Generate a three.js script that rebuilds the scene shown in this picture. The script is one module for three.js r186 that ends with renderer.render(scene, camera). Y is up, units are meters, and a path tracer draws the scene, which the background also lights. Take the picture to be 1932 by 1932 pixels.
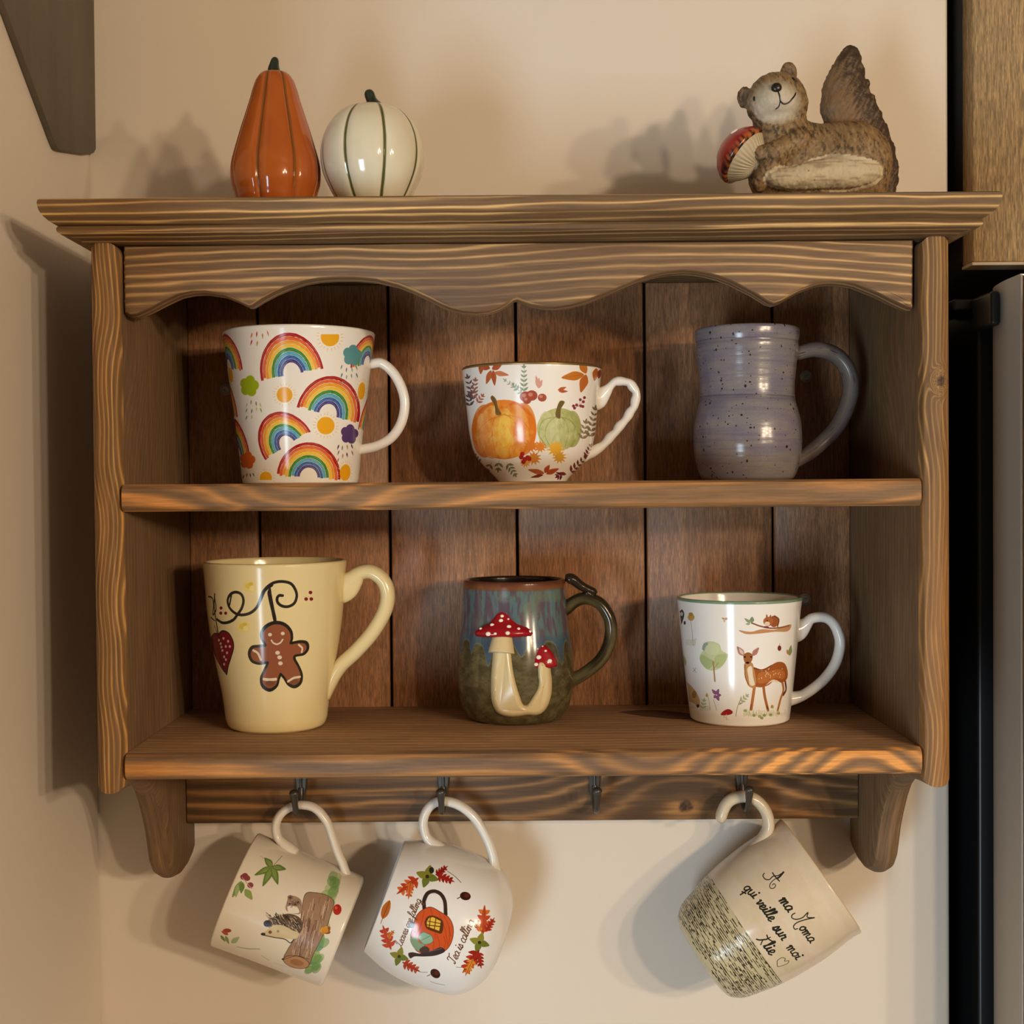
import * as THREE from 'three';
import { RoundedBoxGeometry } from 'three/addons/geometries/RoundedBoxGeometry.js';
import { mergeGeometries, toCreasedNormals, mergeVertices } from 'three/addons/utils/BufferGeometryUtils.js';
import { MarchingCubes } from 'three/addons/objects/MarchingCubes.js';
import { RectAreaLightUniformsLib } from 'three/addons/lights/RectAreaLightUniformsLib.js';

// ---------------------------------------------------------------- camera, light, exposure
const scene = new THREE.Scene();
scene.background = new THREE.Color(0x8fa4bb);
const camera = new THREE.PerspectiveCamera(42.25, 1, 0.05, 30);
camera.position.set(0, 0, 1.0217);
camera.rotation.set(-0.0176, -0.0001, -0.0079, 'YXZ');
scene.add(camera);
const renderer = new THREE.WebGLRenderer({ antialias: true });
renderer.toneMapping = THREE.LinearToneMapping;
renderer.toneMappingExposure = 1.0;
renderer.shadowMap.enabled = true;
RectAreaLightUniformsLib.init();
const LAMPS = [   // x, y, z, intensity: warm globes hanging over the room, to the right of the camera
  [0.98, 0.20, 1.95, 2.05],
  [1.28, 0.36, 2.00, 2.05],
  [1.70, 0.27, 2.05, 2.35],
];
const LAMP_COLOR = new THREE.Color().setRGB(1.0, 0.78, 0.53);
const daylight = new THREE.RectAreaLight(new THREE.Color().setRGB(0.68, 0.87, 1.0), 21, 0.5, 0.95);
daylight.position.set(-0.95, -0.82, 2.33);
daylight.rotation.y = 0;            // shines towards -z, into the room
scene.add(daylight);

// ---------------------------------------------------------------- helpers
function rng(seed) { let s = seed >>> 0; return () => { s = (s + 0x6d2b79f5) | 0; let t = Math.imul(s ^ (s >>> 15), 1 | s); t = (t + Math.imul(t ^ (t >>> 7), 61 | t)) ^ t; return ((t ^ (t >>> 14)) >>> 0) / 4294967296; }; }
function hash2(x, y, s) { let h = Math.imul(x, 374761393) + Math.imul(y, 668265263) + Math.imul(s, 1442695041); h = Math.imul(h ^ (h >>> 13), 1274126177); return ((h ^ (h >>> 16)) >>> 0) / 4294967296; }
function noise(x, y, s = 0) {
  const ix = Math.floor(x), iy = Math.floor(y); let fx = x - ix, fy = y - iy; fx = fx * fx * (3 - 2 * fx); fy = fy * fy * (3 - 2 * fy);
  const a = hash2(ix, iy, s), b = hash2(ix + 1, iy, s), c = hash2(ix, iy + 1, s), d = hash2(ix + 1, iy + 1, s);
  return a + (b - a) * fx + (c - a) * fy + (a - b - c + d) * fx * fy;
}
const fbm = (x, y, s = 0, o = 3) => { let a = 0, w = 0.5, t = 0; for (let i = 0; i < o; i++) { a += w * noise(x, y, s + i * 17); t += w; w *= 0.5; x *= 2.03; y *= 2.03; } return a / t; };
const sstep = (a, b, x) => { x = Math.min(1, Math.max(0, (x - a) / (b - a))); return x * x * (3 - 2 * x); };
const lerp = (a, b, t) => a + (b - a) * t;
const mix3 = (a, b, t) => [lerp(a[0], b[0], t), lerp(a[1], b[1], t), lerp(a[2], b[2], t)];
const used = {};
function numbered(n) { used[n] = (used[n] ?? -1) + 1; return used[n] ? n + '_' + String(used[n]).padStart(3, '0') : n; }
function mesh(name, geo, mat, parent = scene) { const m = new THREE.Mesh(geo, mat); m.name = parent === scene ? numbered(name) : name; m.castShadow = m.receiveShadow = true; parent.add(m); return m; }
function thing(name, label, category, pos = [0, 0, 0], group) { const g = new THREE.Group(); g.name = numbered(name); g.position.set(...pos); g.userData = { label, category }; if (group) g.userData.group = group; scene.add(g); return g; }
function structure(name, geo, mat) { const m = mesh(name, geo, mat); m.userData.kind = 'structure'; return m; }
function box(x0, x1, y0, y1, z0, z1, r = 0) { const g = r ? new RoundedBoxGeometry(x1 - x0, y1 - y0, z1 - z0, 3, r) : new THREE.BoxGeometry(x1 - x0, y1 - y0, z1 - z0); g.translate((x0 + x1) / 2, (y0 + y1) / 2, (z0 + z1) / 2); return g; }
// profile given as [z, y] points, drawn along x from x0 to x1
function alongX(pts, x0, x1, bevel = 0, seg = 4) {
  const s = new THREE.Shape(pts.map(([z, y]) => new THREE.Vector2(-z, y)));
  const g = new THREE.ExtrudeGeometry(s, { depth: x1 - x0 - 2 * bevel, bevelEnabled: bevel > 0, bevelSize: bevel, bevelThickness: bevel, bevelOffset: -bevel, bevelSegments: seg, curveSegments: 8 });
  g.rotateY(Math.PI / 2); g.translate(x0 + bevel, 0, 0); return g;
}
function roundedProfile(z0, z1, y0, y1, r, n = 6) {      // rounded only at the front (z1)
  const p = [[z0, y0]];
  for (let i = 0; i <= n; i++) { const a = -Math.PI / 2 + (i / n) * Math.PI / 2; p.push([z1 - r + r * Math.cos(a), y0 + r + r * Math.sin(a)]); }
  for (let i = 0; i <= n; i++) { const a = (i / n) * Math.PI / 2; p.push([z1 - r + r * Math.cos(a), y1 - r + r * Math.sin(a)]); }
  p.push([z0, y1]); return p;
}
// texture coordinates in metres, grain along one axis
function grainUV(geo, axis, tex, ou = 0, ov = 0) {
  let g = geo.index ? geo.toNonIndexed() : geo; g = toCreasedNormals(g, 0.7);
  const p = g.attributes.position, uv = new Float32Array(p.count * 2), a = new THREE.Vector3(), b = new THREE.Vector3(), c = new THREE.Vector3();
  for (let i = 0; i < p.count; i += 3) {
    a.fromBufferAttribute(p, i); b.fromBufferAttribute(p, i + 1); c.fromBufferAttribute(p, i + 2);
    const n = b.clone().sub(a).cross(c.clone().sub(a)); const ax = Math.abs(n.x), ay = Math.abs(n.y), az = Math.abs(n.z);
    [a, b, c].forEach((q, k) => {
      let u, v;
      if (axis === 'x') { if (ax > ay && ax > az) { u = q.z; v = q.y; } else if (ay > az) { u = q.x; v = q.z; } else { u = q.x; v = q.y; } }
      else { if (ay > ax && ay > az) { u = q.x; v = q.z; } else if (ax > az) { u = q.y; v = q.z; } else { u = q.y; v = q.x; } }
      uv[(i + k) * 2] = (u + ou) / tex.mw; uv[(i + k) * 2 + 1] = (v + ov) / tex.mh;
    });
  }
  g.setAttribute('uv', new THREE.BufferAttribute(uv, 2)); return g;
}
function dataTex(w, h, fn, srgb = true) {
  const d = new Uint8Array(w * h * 4);
  for (let y = 0; y < h; y++) for (let x = 0; x < w; x++) { const c = fn(x / w, y / h, x, y), o = (y * w + x) * 4; d[o] = c[0]; d[o + 1] = c[1]; d[o + 2] = c[2]; d[o + 3] = 255; }
  const t = new THREE.DataTexture(d, w, h); t.magFilter = THREE.LinearFilter; t.minFilter = THREE.LinearFilter; t.wrapS = t.wrapT = THREE.MirroredRepeatWrapping; if (srgb) t.colorSpace = THREE.SRGBColorSpace; t.needsUpdate = true; return t;
}
const cl = (v) => Math.max(0, Math.min(255, v));
// stained pine: growth rings cut along the board, fine fibre, optional knots and loops
function wood(o) {
  const { w = 1024, h = 512, mw = 0.64, mh = 0.32, seed = 1, dark, light, period = 0.007, warp = 0.02, wu = 3, wv = 5, wob = 0.003, fiber = 0.25, sharp = 0.55, amount = 1, line = 0, tint, knots = [], loops = [], blot = 0.2 } = o;
  const hgt = new Uint8Array(w * h);
  const t = dataTex(w, h, (fx, fy, x, y) => {
    const u = fx * mw, v = fy * mh;
    let d = v + warp * (fbm(u * wu, v * wv, seed) - 0.5) + wob * (fbm(u * 22, v * 40, seed + 5, 2) - 0.5), core = 0;
    for (const l of loops) d += l.a * Math.exp(-(((u - l.u) / l.s) ** 2)) * (l.sv ? Math.exp(-(((v - l.v) / l.sv) ** 2)) : 1);
    for (const k of knots) { const dx = (u - k.u) / k.sx, dy = (v - k.v) / k.sy, r2 = dx * dx + dy * dy, e = Math.exp(-r2); d = lerp(d, Math.sqrt(r2) * k.r, e); core = Math.max(core, sstep(1.0, 0.35, Math.sqrt(((u - k.u) / (k.r * 1.2)) ** 2 + ((v - k.v) / k.r) ** 2) + 0.35 * (noise(u * 400, v * 400, seed + 3) - 0.5))); }
    const q = d / period + 1.2 * fbm(u * 1.3, v * 9, seed + 9, 2), ring = q - Math.floor(q), id = Math.floor(q);
    const wgt = 0.55 + 0.9 * (hash2(id, 7, seed) - 0.3);
    let val = sstep(0.05, sharp, ring) * sstep(1.0, sharp + 0.2, ring) * wgt;
    const fu = o.fu ?? 1, f1 = noise(u * 55 * fu, v * 1500, seed + 21), f2 = noise(u * 160 * fu, v * 3600, seed + 22), f3 = noise(u * 18, v * 420, seed + 23);
    if (line) { const dd = Math.abs(ring - 0.5 + 0.25 * (f3 - 0.5)), d2 = Math.abs(ring - 0.18); val = (Math.exp(-((dd / line) ** 2)) * (0.55 + 0.75 * hash2(id, 7, seed)) + 0.3 * hash2(id, 9, seed) * Math.exp(-((d2 / (line * 0.6)) ** 2))) * (0.6 + 0.7 * noise(u * 14, id * 3.7, seed + 51)); }
    val = Math.max(0, Math.min(1, amount * val + (line ? 0.22 : 0.35) * (f3 - 0.5)));
    let c = mix3(dark, light, val);
    if (tint) c = mix3(c, tint, 0.55 * sstep(0.5, 0.75, fbm(u * 5, v * 24, seed + 40)));
    const m = 1 + fiber * (0.6 * f1 + 0.4 * f2 - 0.5) + blot * (fbm(u * 6, v * 14, seed + 31) - 0.5);
    const wm = o.warm ?? [0.99, 0.92, 0.77]; c = [c[0] * m * wm[0], c[1] * m * wm[1], c[2] * m * wm[2]];
    if (o.stain) { const k = o.stain, e = Math.abs(u - k.u) / k.su, yy = (v - k.v - (u - k.u) * k.slope + 0.004 * (noise(u * 60, 3, seed) - 0.5)) / (k.sv * Math.max(0.05, 1 - e * e)); if (e < 1 && Math.abs(yy) < 1.1) c = mix3(c, [66, 37, 24], 0.75 * sstep(1.1, 0.85, Math.abs(yy)) + 0.3 * sstep(0.6, 1.0, Math.abs(yy)) * sstep(1.1, 1.0, Math.abs(yy))); }
    if (core > 0) c = mix3(c, [46, 30, 22], core * (0.75 + 0.5 * (noise(u * 700, v * 700, seed) - 0.5)));
    hgt[y * w + x] = cl(128 + 90 * (val - 0.4) + 60 * (f1 - 0.5));
    return [cl(c[0]), cl(c[1]), cl(c[2])];
  });
  const b = dataTex(w >> 1, h >> 1, (fx, fy, x, y) => { const g = hgt[y * 2 * w + x * 2]; return [g, g, g]; }, false);
  const mat = new THREE.MeshStandardMaterial({ map: t, bumpMap: b, bumpScale: o.bump ?? 0.0004, roughness: o.rough ?? 0.62 });
  mat.mw = mw; mat.mh = mh; return mat;
}
function std(color, roughness = 0.6, extra = {}) { return new THREE.MeshStandardMaterial({ color, roughness, ...extra }); }
const lin = (r, g, b) => new THREE.Color().setRGB(r, g, b);

// ---------------------------------------------------------------- materials
const paintBump = dataTex(512, 512, (fx, fy, x, y) => { const g = 128 + 90 * (fbm(x / 7, y / 7, 3) - 0.5) + 40 * (noise(x / 2, y / 2, 8) - 0.5); return [g, g, g]; }, false);
paintBump.wrapS = paintBump.wrapT = THREE.RepeatWrapping;
function paint(color) { const b = paintBump.clone(); b.repeat.set(1, 1); return new THREE.MeshStandardMaterial({ color, roughness: 0.72, bumpMap: b, bumpScale: 0.00025 }); }
const M = {};
M.wall = paint(lin(0.74, 0.655, 0.56));
M.ceiling = std(lin(0.24, 0.22, 0.2), 0.9);
M.floor = std(lin(0.15, 0.12, 0.09), 0.5);
M.room = std(lin(0.17, 0.15, 0.13), 0.9);
M.capWood = wood({ w: 1536, h: 640, mw: 0.66, mh: 0.24, seed: 11, dark: [108, 88, 68], light: [222, 194, 152], period: 0.0052, warp: 0.014, wu: 2, wv: 3, wob: 0.0022, line: 0.13 });
M.valanceWood = wood({ w: 1536, h: 640, mw: 0.66, mh: 0.24, seed: 23, dark: [114, 93, 77], light: [204, 178, 144], period: 0.0062, warp: 0.045, wu: 2.4, wv: 1.6, wob: 0.0028, line: 0.14, tint: [100, 80, 68] });
M.shelfWood = wood({ w: 1536, h: 640, mw: 0.66, mh: 0.24, seed: 37, dark: [122, 101, 86], light: [212, 160, 110], period: 0.013, warp: 0.06, wu: 4, wv: 2.5, wob: 0.003, line: 0.2, tint: [140, 108, 80], loops: [{ u: 0.19, a: 0.026, s: 0.05 }] });
M.bottomWood = wood({ w: 1536, h: 640, mw: 0.66, mh: 0.24, seed: 53, dark: [118, 97, 84], light: [224, 168, 108], period: 0.016, warp: 0.05, wu: 3.4, wv: 2.5, wob: 0.004, line: 0.26, tint: [104, 86, 76], loops: [{ u: 0.42, a: 0.045, s: 0.05 }, { u: 0.55, a: -0.04, s: 0.04 }] });
M.shelfTop = wood({ w: 1024, h: 384, mw: 0.66, mh: 0.24, seed: 59, dark: [142, 116, 100], light: [168, 140, 120], period: 0.009, warp: 0.03, fiber: 0.4, line: 0.2 });
M.bottomTop = wood({ w: 1024, h: 384, mw: 0.66, mh: 0.24, seed: 59, dark: [142, 116, 100], light: [168, 140, 120], period: 0.009, warp: 0.03, fiber: 0.4, line: 0.2, stain: { u: 0.441, v: 0.172, su: 0.034, sv: 0.017, slope: -0.42 } });
M.railWood = wood({ w: 1536, h: 320, mw: 0.66, mh: 0.12, seed: 71, dark: [88, 68, 52], light: [166, 130, 92], period: 0.0105, warp: 0.05, wu: 3, wv: 4, wob: 0.003, line: 0.2, knots: [{ u: 0.453, v: 0.021, sx: 0.085, sy: 0.05, r: 0.0062 }] });
M.sideWood = wood({ w: 1024, h: 512, mw: 0.64, mh: 0.24, seed: 83, dark: [116, 96, 80], light: [130, 109, 91], period: 0.007, warp: 0.02, fiber: 0.4, line: 0.16, loops: [{ u: 0.4, v: 0.16, a: 0.04, s: 0.06, sv: 0.06 }] });
M.postWood = wood({ w: 1536, h: 320, mw: 0.64, mh: 0.1, seed: 97, dark: [124, 98, 72], light: [206, 170, 122], period: 0.0030, warp: 0.03, wu: 7, wv: 9, wob: 0.003, line: 0.15, tint: [150, 112, 74], knots: [{ u: 0.365, v: 0.0675, sx: 0.006, sy: 0.004, r: 0.0036 }] });
M.backWood = wood({ w: 1536, h: 1024, mw: 0.4, mh: 0.3, seed: 101, dark: [148, 112, 90], light: [176, 136, 110], period: 0.03, warp: 0.02, fiber: 0.55, line: 0.2, amount: 0.5, rough: 0.5, fu: 3, warm: [0.98, 0.90, 0.76] });
M.oak = wood({ w: 1280, h: 1024, mw: 0.5, mh: 0.3, seed: 113, dark: [152, 131, 100], light: [180, 160, 126], period: 0.005, warp: 0.015, wob: 0.004, fiber: 0.7, line: 0.2, amount: 0.4, rough: 0.6, fu: 2.6, warm: [0.96, 0.9, 0.78] });
M.greyWood = wood({ w: 512, h: 384, mw: 0.4, mh: 0.3, seed: 127, dark: [100, 93, 82], light: [108, 101, 90], period: 0.05, warp: 0.03, fiber: 0.10, rough: 0.55, warm: [0.92, 0.9, 0.86] });
M.darkEdge = std(lin(0.035, 0.024, 0.017), 0.8);
M.blackPlastic = std(lin(0.012, 0.012, 0.013), 0.35);
M.steel = std(lin(0.45, 0.43, 0.40), 0.42, { metalness: 0.6 });
M.fridgeSide = std(lin(0.42, 0.37, 0.31), 0.45);
M.chrome = std(lin(0.75, 0.75, 0.74), 0.22, { metalness: 1 });
M.zinc = std(lin(0.50, 0.51, 0.52), 0.35, { metalness: 0.35 });
M.iron = std(lin(0.085, 0.077, 0.066), 0.38, { metalness: 0.55 });

// ---------------------------------------------------------------- the room
structure('wall_back', box(-2.2, 0.3375, -1.5, 0.95, -0.66, 0, 0.004), M.wall);
structure('wall_left', box(-0.42, -0.3215, -1.5, 0.95, 0.0, 0.62, 0.003), M.wall);
structure('wall_alcove', mergeGeometries([box(0.3375, 1.12, -1.5, 0.95, -0.75, -0.66), box(1.12, 2.2, -1.5, 0.95, -0.66, 0)]), M.wall);
structure('wall_right', box(2.2, 2.3, -1.5, 0.95, -0.1, 2.5), M.room);
structure('wall_far', box(-2.3, -2.2, -1.5, 0.95, -0.1, 2.5), M.room);
structure('wall_front', mergeGeometries([box(-2.3, -1.23, -1.5, 0.95, 2.4, 2.5), box(-0.67, 2.3, -1.5, 0.95, 2.4, 2.5), box(-1.23, -0.67, -1.5, -1.33, 2.4, 2.5), box(-1.23, -0.67, -0.31, 0.95, 2.4, 2.5)]), M.room);
structure('ceiling', box(-2.3, 2.3, 0.95, 1.05, -0.75, 2.5), M.ceiling);
structure('floor', box(-2.3, 2.3, -1.6, -1.5, -0.75, 2.5), M.floor);
{
  const g = new THREE.Group(); g.name = 'window_1'; g.userData.kind = 'structure'; scene.add(g);
  mesh('window_frame', mergeGeometries([box(-1.23, -1.20, -1.33, -0.31, 2.4, 2.5), box(-0.70, -0.67, -1.33, -0.31, 2.4, 2.5), box(-1.20, -0.70, -1.33, -1.30, 2.4, 2.5), box(-1.20, -0.70, -0.34, -0.31, 2.4, 2.5)]), std(0xf2f0ea, 0.5), g);
  mesh('pane', box(-1.20, -0.70, -1.30, -0.34, 2.445, 2.449), new THREE.MeshPhysicalMaterial({ color: 0xffffff, roughness: 0, transmission: 1, thickness: 0 }), g);
}
const lampWhere = ['lowest of the three', 'highest of the three', 'farthest to the right'];
LAMPS.forEach(([x, y, z, I], i) => {
  const g = thing('pendant_lamp', 'warm glass globe pendant lamp on a thin black cord, ' + lampWhere[i], 'lamp', [x, y, z]);
  mesh('bulb', new THREE.SphereGeometry(0.045, 24, 16), new THREE.MeshStandardMaterial({ color: 0xfff2dc, emissive: LAMP_COLOR, emissiveIntensity: 55 }), g);
  mesh('cap', new THREE.CylinderGeometry(0.02, 0.03, 0.05, 20).translate(0, 0.065, 0), M.iron, g);
  mesh('cord', new THREE.CylinderGeometry(0.003, 0.003, 0.95 - y - 0.09, 8).translate(0, 0.09 + (0.95 - y - 0.09) / 2, 0), M.blackPlastic, g);
  const l = new THREE.PointLight(LAMP_COLOR, I); l.castShadow = true; l.shadow.radius = 2.2; l.name = 'lamp_light'; g.add(l);
});

// ---------------------------------------------------------------- the wall shelf
const XL = -0.2645, XR = 0.277, IL = -0.2457, IR = 0.258, ZF = 0.189;
const shelf = thing('wall_shelf', 'brown stained pine wall shelf with scalloped valance, two shelves and a hook rail', 'shelf', [0, 0, 0]);
{
  const side = [[0.0005, 0.157], [ZF, 0.157], [ZF, -0.1905], [0.165, -0.1920], [0.140, -0.1950], [0.122, -0.2010], [0.109, -0.2100], [0.099, -0.2210], [0.090, -0.2340], [0.083, -0.2460], [0.078, -0.2590], [0.074, -0.2690], [0.066, -0.2780], [0.054, -0.2836], [0.040, -0.2858], [0.024, -0.2848], [0.010, -0.2810], [0.0005, -0.2760]];
  const bars = [[XL, IL, 0], [IR, XR, 1]];
  for (const [a, b, k] of bars) {
    const g = alongX(side, a, b, 0.0086, 8);
    // the broad faces carry side grain, the rounded front edge the lively post grain
    const gg = grainUV(g, 'y', { mw: 0.64, mh: 0.24 }, 0.30, 0.02 + k * 0.05);
    const p = gg.attributes.position, n = gg.attributes.normal, uv = gg.attributes.uv; let front = [], rest = [];
    for (let i = 0; i < p.count; i += 3) { const zc = (p.getZ(i) + p.getZ(i + 1) + p.getZ(i + 2)) / 3; (zc > ZF - 0.0092 ? front : rest).push(i, i + 1, i + 2); }
    for (const i of front) uv.setXY(i, (p.getY(i) + 0.30) / 0.64, (p.getX(i) - (a + b) / 2 + (k ? 0.065 : 0.03)) / 0.1);
    const order = [...rest, ...front], geo = new THREE.BufferGeometry();
    for (const nm of ['position', 'normal', 'uv']) { const s = gg.attributes[nm], sz = s.itemSize, arr = new Float32Array(order.length * sz); order.forEach((i, j) => { for (let c = 0; c < sz; c++) arr[j * sz + c] = s.array[i * sz + c]; }); geo.setAttribute(nm, new THREE.BufferAttribute(arr, sz)); }
    geo.addGroup(0, rest.length, 0); geo.addGroup(rest.length, front.length, 1);
    mesh('side_panel', geo, [M.sideWood, M.postWood], shelf);
  }
  // cornice: loops of a profile (overhang, height) around left, front and right
  function cornice(prof) {
    const pos = [], idx = [];
    const loop = ([o, y]) => [[XL - o, y, 0.0005], [XL - o, y, ZF + o], [XR + o, y, ZF + o], [XR + o, y, 0.0005]];
    const push = (a, b, c, d) => { const s = pos.length / 3; pos.push(...a, ...b, ...c, ...d); idx.push(s, s + 1, s + 2, s, s + 2, s + 3); };
    for (let i = 0; i + 1 < prof.length; i++) { const t = loop(prof[i]), b = loop(prof[i + 1]); for (let k = 0; k < 4; k++) { const j = (k + 1) % 4; push(t[k], b[k], b[j], t[j]); } }
    const t = loop(prof[0]), b = loop(prof[prof.length - 1]); push(t[0], t[1], t[2], t[3]); push(b[3], b[2], b[1], b[0]);
    const g = new THREE.BufferGeometry(); g.setAttribute('position', new THREE.Float32BufferAttribute(pos, 3)); g.setIndex(idx); g.computeVertexNormals(); return g;
  }
  mesh('cap_board', grainUV(cornice([[0.0215, 0.179], [0.0228, 0.1782], [0.0232, 0.1765], [0.0228, 0.1735], [0.0222, 0.1715], [0.0205, 0.1688], [0.0180, 0.1664], [0.0155, 0.1648], [0.0140, 0.1642], [0.0130, 0.1636], [0.0118, 0.1634]]), 'x', M.capWood, 0.33, 0.02), M.capWood, shelf);
  mesh('cornice_moulding', grainUV(cornice([[0.0118, 0.1640], [0.0138, 0.1636], [0.0146, 0.1622], [0.0142, 0.1604], [0.0128, 0.1592], [0.0100, 0.1588], [0.0065, 0.1580], [0.0035, 0.1568], [0.0022, 0.1560], [0.0, 0.1560]]), 'x', M.capWood, 0.31, 0.035), M.capWood, shelf);
  // valance
  const low = [[-0.2445, 0.1128], [-0.2410, 0.1108], [-0.2360, 0.1112], [-0.2280, 0.1145], [-0.2190, 0.1190], [-0.2093, 0.1234], [-0.2010, 0.1250], [-0.1930, 0.1252], [-0.1808, 0.1232], [-0.1720, 0.1195], [-0.1660, 0.1164], [-0.1635, 0.1166], [-0.1570, 0.1205], [-0.149, 0.1246], [-0.140, 0.1283], [-0.1306, 0.1312], [-0.1210, 0.1328], [-0.1110, 0.1334], [-0.0980, 0.1333], [-0.0852, 0.1321], [-0.0706, 0.1287], [-0.0610, 0.1248], [-0.0524, 0.1207], [-0.0445, 0.1164], [-0.0379, 0.1135], [-0.0300, 0.1116], [-0.0215, 0.1109], [-0.0140, 0.1114], [-0.0075, 0.1133], [-0.0020, 0.1160], [0.0024, 0.1192], [0.0045, 0.1196], [0.0072, 0.1182], [0.0130, 0.1158], [0.0204, 0.1143], [0.0290, 0.1139], [0.0380, 0.1150], [0.0479, 0.1174], [0.0659, 0.1242], [0.0800, 0.1300], [0.0904, 0.1335], [0.1000, 0.1353], [0.1101, 0.136], [0.1180, 0.1355], [0.1246, 0.1342], [0.1320, 0.1322], [0.1395, 0.1294], [0.154, 0.1220], [0.1630, 0.1163], [0.1672, 0.1150], [0.1720, 0.1167], [0.1835, 0.1232], [0.1934, 0.1269], [0.1985, 0.1279], [0.2032, 0.1282], [0.2110, 0.1278], [0.2181, 0.1265], [0.2327, 0.1207], [0.2420, 0.1160], [0.2476, 0.1134], [0.2520, 0.1116], [0.2545, 0.1114], [0.2556, 0.1130]];
  const s = new THREE.Shape(); s.moveTo(-0.2453, 0.1565); s.lineTo(-0.2453, 0.1165); for (const [x, y] of low) s.lineTo(x, y); s.lineTo(0.2560, 0.1565);
  const vg = new THREE.ExtrudeGeometry(s, { depth: 0.006, bevelEnabled: true, bevelSize: 0.0045, bevelThickness: 0.006, bevelOffset: -0.0045, bevelSegments: 5, curveSegments: 4 });
  vg.translate(0, 0, 0.170);
  mesh('valance', grainUV(vg, 'x', M.valanceWood, 0.33, 0.02), M.valanceWood, shelf);
  // two shelf boards
  const board = (y0, y1, m, ou, ov) => {
    const g = grainUV(alongX(roundedProfile(0.012, ZF - 0.0005, y0, y1, 0.0055), IL + 0.0003, IR - 0.0003), 'x', m, ou, ov);
    const p = g.attributes.position, top = [], rest = []; for (let i = 0; i < p.count; i += 3) { const flat = Math.min(p.getY(i), p.getY(i + 1), p.getY(i + 2)) > y1 - 1e-4; (flat ? top : rest).push(i, i + 1, i + 2); }
    const order = [...rest, ...top], geo = new THREE.BufferGeometry();
    for (const nm of ['position', 'normal', 'uv']) { const a = g.attributes[nm], sz = a.itemSize, arr = new Float32Array(order.length * sz); order.forEach((i, j) => { for (let c = 0; c < sz; c++) arr[j * sz + c] = a.array[i * sz + c]; }); geo.setAttribute(nm, new THREE.BufferAttribute(arr, sz)); }
    geo.addGroup(0, rest.length, 0); geo.addGroup(rest.length, top.length, 1);
    return mesh('shelf_board', geo, [m, m === M.bottomWood ? M.bottomTop : M.shelfTop], shelf);
  };
  board(-0.0128, 0.0045, M.shelfWood, 0.33, 0.09);
  board(-0.1828, -0.1658, M.bottomWood, 0.33, 0.25);
  mesh('hook_rail', grainUV(box(IL + 0.0003, IR - 0.0003, -0.2487, -0.1830, 0.0005, 0.035, 0.0015), 'x', M.railWood, 0.325, 0.2597), M.railWood, shelf);
  // tongue and groove back
  mesh('back_rebate', box(IL, IR, -0.1828, 0.156, 0.0005, 0.0025), M.darkEdge, shelf);
  const seams = [IL, -0.1925, -0.0930, 0.0040, 0.1020, 0.1992, IR];
  for (let i = 0; i < 6; i++) {
    const a = seams[i] + (i ? 0.0011 : 0.0002), b = seams[i + 1] - (i < 5 ? 0.0011 : 0.0002);
    mesh('back_board', grainUV(box(a, b, -0.1826, 0.1558, 0.0025, 0.012, 0.0012), 'y', M.backWood, 0.18 + 0.013 * i, 0.27 + 0.031 * i), M.backWood, shelf);
  }
  // washer-head screws
  for (const [x, y] of [[-0.2165, 0.0768], [0.2242, 0.0834], [0.2227, -0.0863], [-0.2165, -0.09]]) {
    const g = new THREE.LatheGeometry([[0, 0], [0.0046, 0], [0.0048, 0.0006], [0.0042, 0.0014], [0.0030, 0.0017], [0.0026, 0.0030], [0.0016, 0.0034], [0.0013, 0.0020], [0, 0.0018]].map(([r, y]) => new THREE.Vector2(r, y)), 24);
    g.rotateX(Math.PI / 2); g.translate(x, y, 0.012); const sc = mesh('screw', g, M.zinc, shelf);
    sc.userData.label = 'zinc washer head screw';
  }
}

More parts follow.
